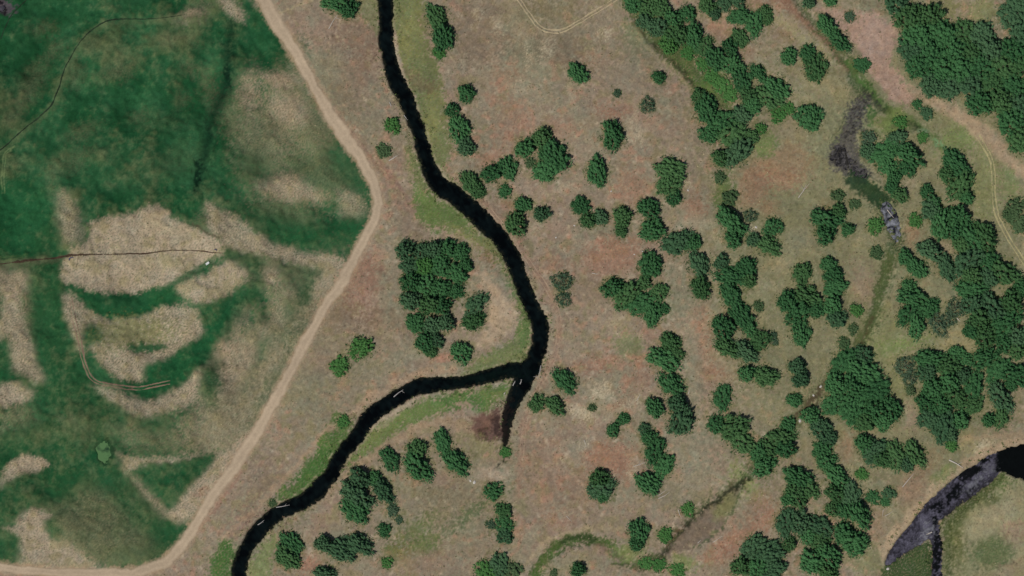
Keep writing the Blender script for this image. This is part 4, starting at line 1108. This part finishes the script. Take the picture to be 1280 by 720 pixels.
# right part
wood('at the top edge by the red way', [(960,24,6),(1011,3,7),(1038,0,8)])
wood('in the row beside the pink sand', [(1030,26,9),(1037,37,10),(1047,48,11),(1055,58,8)])
wood('thin, on the pink sand', [(1063,20,7,'s')], 's', name='shrub')
wood('at the foot of the pink sand', [(1077,81,9)], name='shrub')
wood('above the round tree', [(986,71,9),(1010,67,11),(1018,79,12),(1021,91,9)])
wood('big and round by the marsh', [(1012,147,17)])
wood('low, left of the round tree', [(973,144,9,'b'),(986,136,7,'b')], 'b', name='shrub')
wood('on the worn way by the wood', [(1147,131,6),(1158,142,8)], name='shrub')
wood('in the bog bend of the creek', [(1122,172,11),(1125,152,8,'b'),(1085,172,8,'s'),(1153,172,7,'b')], name='shrub')
wood('right of the marsh pool', [(1086,189,10),(1100,194,12),(1114,186,12),(1130,188,13),(1143,196,12),(1110,207,11),(1132,210,12),(1118,221,10),(1114,234,8),(1126,245,9)], f=.8)
wood('right of the marsh thicket', [(1187,198,11),(1200,209,13),(1205,227,13),(1195,239,11),(1207,246,9),(1183,219,10)], f=.95)
wood('linking the two marsh thickets', [(1159,240,9),(1168,253,8)])
wood('small, left of the silvery pool', [(1048,244,8,'o'),(1094,282,10,'b'),(1095,316,8,'o'),(1068,255,7,'o')], 'o', name='shrub')
wood('small and round, right of the silvery pool', [(1144,275,9,'b')], 'b', name='shrub')
wood('in the clump left of the silvery pool', [(1026,272,13),(1040,277,13),(1032,293,12),(1048,264,9),(1060,287,8)], f=.95)
wood('in the slope below the silvery pool', [(1004,342,12),(1035,328,9),(1041,344,11),(1050,358,10),(1038,362,10),(1042,380,12),(1048,398,11)])
wood('in the fork west of the green channel', [(984,376,11),(1001,385,14),(1004,368,11),(991,396,10),(1000,411,11),(1003,425,9),(1016,373,10),(1020,386,9)], f=.9)
wood('thin, left of the fork', [(965,420,6,'s'),(969,428,4,'s')], 's', name='shrub')
wood('beside the green channel', [(1054,428,7,'o'),(1070,388,8,'b'),(1066,411,6,'o')], 'o', name='shrub')
wood('where the channel turns brown', [(997,459,11,'g'),(1001,474,9,'g'),(993,500,9)])
wood('in the big clump over the channel', [(1060,446,12),(1078,444,11),(1050,460,13),(1071,462,14),(1089,470,13),(1045,480,13),(1066,482,14),(1086,489,14),(1101,484,10),(1050,501,13),(1070,505,14),(1092,510,13),(1037,512,11),(1112,503,11),(1119,516,10),(1106,526,11),(1081,526,12),(1061,522,11)], f=.9, group='trees of the clump over the channel', shared=True)
wood('below the brown channel', [(1013,519,11),(1022,531,11),(1031,541,11,'g'),(985,530,9)])
wood('greyish, between the two big clumps', [(1131,458,12,'s'),(1137,474,9,'s'),(1138,488,6,'o')], 's', hf=.8)
wood('in the west of the right wood', [(1134,370,12),(1150,374,12),(1140,388,12),(1157,388,11),(1130,396,10),(1146,402,10),(1166,379,8),(1145,415,7)], f=.9)
wood('dull, beside the dead wood heap', [(1185,400,10,'s'),(1194,385,10,'s'),(1175,411,9,'g'),(1168,400,8,'s')], 's')
wood('in the wood right of the silvery pool', [(1165,262,12,'g'),(1178,270,13,'g'),(1175,285,13),(1196,271,12),(1192,289,13),(1210,290,14),(1227,290,12),(1218,305,14),(1234,303,11),(1203,305,10),(1215,324,14),(1234,325,13),(1200,333,12),(1250,338,13),(1262,346,11),(1233,345,13),(1215,345,12)], f=.8, group='trees of the wood right of the silvery pool', shared=True)
wood('below the silvery pool, west side', [(1155,310,11,'g'),(1169,317,11,'g'),(1180,329,11,'g'),(1132,322,10),(1143,332,10),(1150,341,8),(1185,342,10),(1135,357,9)], f=.9)
wood('on the right edge by the ruts', [(1270,258,11,'o'),(1275,280,12,'o'),(1262,270,8,'o')], 'o', name='shrub')
wood('in the wood at the right edge', [(1204,364,12),(1220,361,12),(1214,380,13),(1234,376,13,'g'),(1245,391,13,'g'),(1224,399,14),(1250,410,13,'g'),(1231,419,13),(1264,400,13),(1271,420,12),(1254,428,12),(1272,440,11),(1265,376,12),(1277,358,10),(1213,415,9)], f=.85, group='trees of the wood at the right edge', shared=True)
wood('in the lower right edge belt', [(1194,440,9),(1206,449,9),(1221,452,11),(1236,444,12),(1250,455,12),(1263,465,12),(1240,470,12),(1276,470,11),(1266,480,9),(1246,489,11),(1254,504,10),(1252,517,9),(1235,525,8),(1249,528,8)], f=.95, shared=True, group='trees of the lower right edge belt')
wood('in the square clump near lower right', [(1155,448,11),(1170,445,11),(1160,465,12),(1180,458,12),(1192,456,9),(1166,485,13),(1185,477,13),(1202,470,10),(1156,502,11),(1175,506,13),(1195,495,13),(1214,484,11),(1221,503,11),(1209,511,11),(1160,523,12),(1180,529,13),(1200,526,11),(1218,473,9),(1178,545,9),(1190,541,8)], f=.9, shared=True, group='trees of the square clump near lower right')
wood('small and round above the shallow river', [(1190,557,8,'b')], 'b', name='shrub')
wood('above the pair of small bushes', [(1080,554,11),(1095,560,12),(1101,574,11),(1087,569,9),(1118,562,13),(1120,575,11),(1142,560,11),(1148,572,10),(1135,578,9)], f=.95)
wood('on pink earth above the shallow river', [(1091,622,8),(1111,617,8),(1106,627,6)], name='shrub', f=1.2)
wood('low, right of the leaning belt', [(1077,593,7,'b')], 'b', name='shrub')
wood('in the leaning belt', [(1035,545,10),(1028,561,10),(1035,575,12),(1043,589,12),(1053,600,12),(1063,611,11,'g'),(1045,617,11),(1065,625,12,'g'),(1072,640,12,'g'),(1056,637,10),(1079,651,8),(1041,634,8)], f=.8)
wood('big and round, ending the belt', [(1057,668,14),(1072,677,14),(1062,680,11)], f=1.1)
wood('in the loop left of the belt', [(992,594,11),(1003,600,11),(1011,612,11),(990,612,12),(1001,624,11),(984,625,8),(985,645,11),(980,660,11),(1001,652,13),(1018,655,13),(1029,660,10),(1010,668,11)], f=.85)
wood('below the loop left of the belt', [(1026,675,11),(986,680,9),(1031,690,12),(1041,700,11),(1019,704,12),(1010,699,11),(1034,716,11)], f=.95)
wood('in the bottom clump by pink earth', [(950,677,10),(938,688,12,'g'),(955,693,13,'g'),(967,689,12,'g'),(948,709,13),(925,708,12),(972,709,11,'g'),(962,712,11,'g')], f=.9)
wood('along the lower creek', [(832,668,9,'b'),(808,703,9,'b'),(824,706,8,'b'),(846,712,9,'b'),(860,636,8,'b')], 'b', name='shrub', hf=.7)
# dense wood, top right: staggered rows inside its outline
def inside(poly, u, v):
    r = False
    for (ax, ay), (bx, by) in zip(poly, poly[1:] + poly[:1]):
        if (ay > v) != (by > v) and u < (bx - ax) * (v - ay) / (by - ay) + ax:
            r = not r
    return r
NE = [(1076,-6),(1162,-6),(1172,16),(1180,30),(1190,26),(1196,10),(1210,16),(1222,28),(1238,30),(1244,50),(1254,62),(1260,48),(1256,24),(1252,-6),(1296,-6),(1296,200),(1268,186),(1246,166),(1224,146),(1206,124),(1192,112),(1186,126),(1166,121),(1148,110),(1136,94),(1122,70),(1120,55),(1124,42),(1108,22),(1092,10)]
ne = []
row, v = 0, -2.0
while v < 196:
    u = 1070 + (row % 2) * 13
    while u < 1292:
        uu, vv = u + RNG.uniform(-3, 3), v + RNG.uniform(-3, 3)
        if all(inside(NE, uu + a, vv + b) for a, b in ((6, 0), (-6, 0), (0, 6), (0, -6))):
            ne.append((uu, vv, RNG.uniform(14.5, 17.5), RNG.choice('ddddg')))
        u += 26
    row += 1
    v += 22
wood('of the dense top right wood', ne, f=.1, shared=True, group='trees of the dense top right wood')
print('PLANTS', COUNT)

# ------------------------------------------------------------------ fallen logs, snags, stones
def log(name, u0, v0, u1, v1, rad, mat, label, branches=2, group=None, level=None):
    x0, y0 = P(u0, v0)
    x1, y1 = P(u1, v1)
    r = random.Random(int(u0 * 13 + v0))
    ln = math.hypot(x1 - x0, y1 - y0)
    mid = ((x0 + x1) / 2, (y0 + y1) / 2)
    root = bpy.data.objects.new(name, None)
    COL.objects.link(root)
    zs = [ground_z(x0, y0), ground_z(x1, y1)]
    if level is not None:
        zs = [max(level, z_) for z_ in zs]
    root.location = (x0, y0, zs[0] + rad * .7)
    d = Vector((x1 - x0, y1 - y0, zs[1] - zs[0]))
    vs, fs = [], []
    side = Vector((-d.y, d.x, 0)).normalized()
    m1 = d * .5 + side * ln * r.uniform(-.06, .06) + Vector((0, 0, rad * .3))
    tube(vs, fs, (0, 0, 0), m1, rad, rad * .8, 7)
    tube(vs, fs, m1, d, rad * .8, rad * .35, 7)
    t_ = mesh_obj('trunk', vs, fs, mat, root)
    for k_ in range(branches):
        vs, fs = [], []
        a = d * r.uniform(.45, .9)
        b = a + side * ln * r.uniform(.12, .3) * r.choice((-1, 1)) + d * r.uniform(.02, .2) + Vector((0, 0, rad))
        tube(vs, fs, a, b, rad * .5, rad * .15, 6)
        mesh_obj('branch', vs, fs, mat, root)
    root['label'] = label
    root['category'] = 'log'
    if group:
        root['group'] = group
    return root

LOGS = [
 (411,36,422,18,.28,'b','curved pale fallen log left of the upper river',1,None),
 (486,201,497,194,.4,'b','forked white fallen branch near the narrow river bank',2,None),
 (998,247,1008,230,.25,'b','upper of two crossed white logs left of the marsh',1,None),
 (1001,243,1012,229,.2,'b','lower of two crossed white logs left of the marsh',0,None),
 (1111,201,1118,208,.35,'b','short white log in the marsh thicket',0,None),
 (1128,609,1142,592,.3,'b','straight pale log above the shallow river',0,None),
 (1186,575,1204,585,.45,'b','white log reaching the shallow river bank',1,None),
 (823,623,837,615,.28,'b','lower of two parallel pale logs near the dry bed',0,None),
 (822,620,833,612,.22,'b','upper of two parallel pale logs near the dry bed',0,None),
 (848,637,852,648,.22,'b','pale log leaning into the dry creek bed',0,None),
 (891,678,903,670,.22,'b','pale log on the lower edge of the dry bed',0,None),
 (872,679,876,675,.25,'b','short pale log in the dry bed',0,None),
 (792,583,806,578,.25,'b','pale branching log beside the short slanted tree row',2,None),
 (796,501,800,493,.25,'b','short pale log in the bleached grass',1,None),
 (860,493,862,487,.25,'b','tiny upright-lying log by the upright belt of trees',0,None),
 (740,341,747,343,.25,'b','small white branch on red earth by the track',1,None),
 (1104,637,1103,646,.2,'b','left of two thin logs below the small bushes',0,None),
 (1106,645,1116,639,.2,'b','right of two thin logs below the small bushes',0,None),
 (708,645,715,652,.2,'b','thin pale log above the dark arc',0,None),
 (730,550,733,558,.22,'b','thin pale log below the bleached grass',0,None),
 (1196,398,1200,402,.3,'b','short white log in the right wood',0,None),
 (680,441,673,462,.45,'g','long grey snag at the river fork bank',3,None),
 (677,452,672,474,.4,'g','lower grey snag at the river fork bank',2,None),
 (683,404,685,420,.35,'g','upper grey snag on the outer river bend',2,None),
 (684,418,682,436,.35,'g','lower grey snag on the outer river bend',2,None),
 (647,314,651,324,.3,'b','white snag on the right bank above the bend',0,None),
 (652,327,656,333,.3,'b','small white snag lower on the right bank',0,None),
 (616,274,627,287,.25,'b','long thin snag on the right bank by the red track',0,None),
 (492,496,504,487,.35,'g','grey snag floating in the left river branch',1,-1.0),
 (650,480,652,474,.35,'g','small grey snag in the fork water',1,-1.0),
 (641,482,644,476,.35,'g','small snag at the tip of the green spit',1,-1.0),
 (345,634,362,631,.3,'g','snag against the bank of the lower branch',1,-1.0),
 (322,656,330,650,.3,'g','snag at the lower branch near the bottom',1,-1.0),
 (505,144,509,150,.3,'g','small snag on the upper left bank',1,None),
 (487,128,489,134,.3,'g','pale branch heap on the upper left bank',2,None),
 (1165,665,1158,668,.4,'b','white driftwood at the shallow river weed edge',2,-.7),
 (630,493,632,490,.4,'b','white stump on the edge of the green spit',1,None),
 (1040,284,1033,281,.25,'b','pale dead limb in the clump by the silvery pool',0,None),
 (1109,262,1117,272,.3,'b','white log lying in the silvery pool',0,-.5),
]
for (u0, v0, u1, v1, rad, mt, lab, nb, lev) in LOGS:
    log('fallen_log' if mt == 'b' else 'snag', u0, v0, u1, v1, rad, M_BLEACH if mt == 'b' else M_GREYWOOD, lab, nb, None, lev)

M_STONE = soil_mat('pale_stone', col=(.44, .41, .37), bump=.4, contrast=.4, scale=2)
M_DKSTONE = soil_mat('dark_stone', col=(.05, .045, .055), bump=.4, contrast=.5, scale=2)
def stone(u, v, r_px, mat, label, group=None):
    r = random.Random(int(u * 31 + v))
    vs, fs = [], []
    rings = [(0, .0), (.55, .0), (1.0, .18), (.92, .5), (.6, .78), (.2, .9)]
    n_ = 9
    j = [[r.uniform(.8, 1.2) for _ in range(n_)] for _ in rings]
    for q, (rr, zz) in enumerate(rings):
        for i in range(n_):
            a = i * 2 * math.pi / n_
            vs.append((rr * j[q][i] * math.cos(a), .75 * rr * j[q][i] * math.sin(a), zz * (.8 + .2 * j[q][i]) - .12))
    for q in range(len(rings) - 1):
        for i in range(n_):
            fs.append((q * n_ + i, q * n_ + (i + 1) % n_, (q + 1) * n_ + (i + 1) % n_, (q + 1) * n_ + i))
    fs.append(tuple((len(rings) - 1) * n_ + i for i in range(n_)))
    o = mesh_obj('stone', vs, fs, mat)
    x, y = P(u, v)
    s = r_px * MPP
    o.location = (x, y, ground_z(x, y))
    o.scale = (s, s, s * .7)
    o.rotation_euler = (0, 0, r.uniform(0, 6))
    o['label'] = label
    o['category'] = 'stone'
    if group:
        o['group'] = group
for u, v, rr, lab in [(764,239,1.3,'small white stone right below the egg-shaped tree'),(860,238,1.4,'small white stone right of the bent pair of trees'),(718,282,1.2,'small white stone on red earth left of three small trees'),(695,297,1.3,'small white stone on red earth nearest the river'),(793,318,1.1,'left of two tiny stones above the oval tree'),(803,314,1.1,'right of two tiny stones above the oval tree'),(593,603,2.2,'white stone at the end of the slanted tree row'),(588,601,1.6,'smaller stone beside the white stone'),(945,284,1.6,'white stone in the pale sand streak'),(1017,494,1.6,'upper white stone in the brown channel'),(1026,483,1.8,'white stone near the top of the brown channel'),(1000,526,2.2,'lower white stone in the brown channel'),(1110,711,2.0,'pale stone at the tip of the shallow river island')]:
    stone(u, v, rr, M_STONE, lab)
stone(2, 9, 4.5, M_DKSTONE, 'dark boulder in the top left corner')

# ------------------------------------------------------------------ small fixtures by the straight ditch
M_BLUE = soil_mat('dark_blue_paint', col=(.035, .035, .12), bump=.05, contrast=.3, scale=3, spec=.4)
M_WHITE = soil_mat('white_enamel', col=(.82, .82, .80), bump=.02, contrast=.1, scale=3, spec=.4)
M_TRW = soil_mat('trough_water', col=(.50, .52, .50), bump=.02, contrast=.1, scale=3, spec=.5)

def box(vs, fs, c, h, rz=0):
    k_ = len(vs)
    ca, sa = math.cos(rz), math.sin(rz)
    for z_ in (-1, 1):
        for a, b in ((-1, -1), (1, -1), (1, 1), (-1, 1)):
            x, y = a * h[0], b * h[1]
            vs.append((c[0] + x * ca - y * sa, c[1] + x * sa + y * ca, c[2] + z_ * h[2]))
    for f in ((3, 2, 1, 0), (4, 5, 6, 7), (0, 1, 5, 4), (1, 2, 6, 5), (2, 3, 7, 6), (3, 0, 4, 7)):
        fs.append(tuple(k_ + i for i in f))

def gate(u, v, s, rz, label):
    x, y = P(u, v)
    root = bpy.data.objects.new('ditch_gate', None)
    COL.objects.link(root)
    root.location = (x, y, ground_z(x, y))
    root.rotation_euler = (0, 0, rz)
    root['label'] = label
    root['category'] = 'gate'
    root['group'] = 'gates by the straight ditch'
    vs, fs = [], []
    box(vs, fs, (0, 0, .35 * s), (.9 * s, .12 * s, .4 * s)); mesh_obj('panel', vs, fs, M_BLUE, root)
    for sx in (-1, 1):
        vs, fs = [], []
        box(vs, fs, (sx * .98 * s, 0, .5 * s), (.07 * s, .16 * s, .6 * s)); mesh_obj('post', vs, fs, M_BLUE, root)
        vs, fs = [], []
        box(vs, fs, (sx * 1.25 * s, -.45 * s, .2 * s), (.12 * s, .6 * s, .25 * s), sx * .6); mesh_obj('wing_wall', vs, fs, M_BLUE, root)
    vs, fs = [], []
    box(vs, fs, (0, 0, 1.16 * s), (1.1 * s, .2 * s, .06 * s)); mesh_obj('top_beam', vs, fs, M_BLUE, root)
    vs, fs = [], []
    tube(vs, fs, (0, 0, 1.2 * s), (0, 0, 1.55 * s), .06 * s, .06 * s, 8); mesh_obj('spindle', vs, fs, M_BLUE, root)
gate(89, 323.5, 1.0, .5, 'dark blue fixture below the left part of the straight ditch')
gate(270, 313.3, .7, -.5, 'dark blue fixture at the right end of the straight ditch')
x, y = P(259.5, 329.6)
root = bpy.data.objects.new('water_trough', None)
COL.objects.link(root)
root.location = (x, y, ground_z(x, y)); root.rotation_euler = (0, 0, math.radians(38))
root['label'] = 'small white trough on grass below the ditch end'; root['category'] = 'trough'
for c_, h_ in (((0, .52, .35), (1.15, .06, .35)), ((0, -.52, .35), (1.15, .06, .35)), ((1.09, 0, .351), (.06, .458, .349)), ((-1.09, 0, .351), (.06, .458, .349))):
    vs, fs = [], []
    box(vs, fs, c_, h_); mesh_obj('side', vs, fs, M_WHITE, root)
vs, fs = [], []
box(vs, fs, (0, 0, .28), (1.025, .455, .27)); mesh_obj('water', vs, fs, M_TRW, root)

# ------------------------------------------------------------------ grass tussocks: real tufts over the pasture and along the banks
def tufts_obj(name, pts, size, cols, label, seed):
    r = np.random.default_rng(seed)
    n_ = len(pts)
    i = np.clip(np.searchsorted(XS, pts[:, 0]) - 1, 0, NX - 2)
    j = np.clip(np.searchsorted(YS, pts[:, 1]) - 1, 0, NY - 2)
    z = np.maximum.reduce([H[j, i], H[j, i + 1], H[j + 1, i], H[j + 1, i + 1]]) * .5 + H[j, i] * .5
    B = 5
    ctr = np.repeat(np.column_stack([pts, z]), B, 0)
    s = np.repeat(size, B)[:, None] * r.uniform(.6, 1.2, (n_ * B, 1))
    a = r.uniform(0, 6.283, n_ * B)
    d = np.column_stack([np.cos(a), np.sin(a), r.uniform(.3, .85, n_ * B)])
    sd_ = np.column_stack([-np.sin(a), np.cos(a), np.zeros(n_ * B)])
    co = np.stack([ctr - sd_ * s * .22, ctr + sd_ * s * .22, ctr + d * s * .8 + sd_ * s * .06, ctr + d * s * .8 - sd_ * s * .06], 1).reshape(-1, 3)
    q = np.arange(n_ * B * 4).reshape(-1, 4)
    cc = np.repeat(np.repeat(cols, B, 0), 4, 0).astype(np.float32)
    o = grid_mesh(name, co, q, M_TUFT, cc, False)
    o['kind'] = 'stuff'
    o['label'] = label
    o['category'] = 'grass'
M_TUFT = soil_mat('grass_blades', attr='cover', bump=.1, contrast=.3, scale=1.0, spec=.1)
def sample(n_, test, seed):
    r = np.random.default_rng(seed)
    x, y = r.uniform(-325, 325, n_), r.uniform(-187, 187, n_)
    i, j = np.searchsorted(XS, x), np.searchsorted(YS, y)
    k_ = test(i, j, r.uniform(0, 1, n_))
    return np.column_stack([x, y])[k_], i[k_], j[k_]
road_d = np.full((NY, NX), 99., np.float32)
road_d[WR] = SD_ROAD
wet = np.minimum(np.minimum(river_m, stream_m), creek_m)
pts, i, j = sample(52000, lambda i, j, q: (wet[j, i] > 4) & (pond_m[j, i] > 2) & (road_d[j, i] > 3) & (C[j, i, 0] > .13) & (q < np.clip(.3 + .35 * N_mid[j, i] + .3 * N_sm2[j, i], 0, 1)), 41)
r = np.random.default_rng(43)
pick = r.uniform(0, 1, len(pts))[:, None]
cols = C[j, i] * r.uniform(.75, 1.15, (len(pts), 1))
cols = np.where(pick < .25, S(104, 104, 70) * r.uniform(.8, 1.1, (len(pts), 1)), cols)
cols = np.where(pick > .9, S(178, 164, 130) * r.uniform(.8, 1.1, (len(pts), 1)), cols)
tufts_obj('dry_grass', pts, r.uniform(.35, .8, len(pts)), cols, 'tufts of dry and olive grass over the pasture', 44)
pts, i, j = sample(160000, lambda i, j, q: (wet[j, i] > -.6) & (wet[j, i] < 9) & (q < np.clip(.25 + .5 * N_mid2[j, i], .04, 1)), 45)
cols = C[j, i] * r.uniform(.7, 1.25, (len(pts), 1))
cols = np.where(r.uniform(0, 1, (len(pts), 1)) < .3, S(92, 108, 62) * r.uniform(.7, 1.1, (len(pts), 1)), cols)
tufts_obj('bank_grass', pts, r.uniform(.5, 1.2, len(pts)), cols, 'green and straw coloured grass along the water', 46)
# scrub and longer grass round the foot of the trees, and the greener ground it grows on
for u, v, rp, nm_ in PLACED:
    paint(ell_sd(u, v + rp * .08, rp * 1.06, rp * 1.04, 0, 1.2), S(106, 108, 72), 6, .6, 3, 2)
np.clip(C, .004, .7, out=C)
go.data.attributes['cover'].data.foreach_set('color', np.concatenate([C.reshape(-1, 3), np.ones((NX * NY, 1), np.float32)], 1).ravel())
sx, sc_ = [], []
for u, v, rp, nm_ in PLACED:
    n_ = int(rp * 5)
    a = r.uniform(0, 6.283, n_)
    d = rp * MPP * (.8 + .55 * r.uniform(0, 1, n_) ** 1.5)
    x, y = P(u, v)
    sx.append(np.column_stack([x + d * np.cos(a), y + d * np.sin(a)]))
pts = np.vstack(sx)
i, j = np.clip(np.searchsorted(XS, pts[:, 0]), 0, NX - 1), np.clip(np.searchsorted(YS, pts[:, 1]), 0, NY - 1)
ok = (wet[j, i] > 0) & (road_d[j, i] > 2)
pts = pts[ok]
cols = np.where(r.uniform(0, 1, (len(pts), 1)) < .6, S(74, 92, 54), S(56, 84, 50)) * r.uniform(.7, 1.2, (len(pts), 1))
tufts_obj('undergrowth', pts, r.uniform(.4, 1.1, len(pts)), cols, 'low green scrub round the feet of the trees', 48)
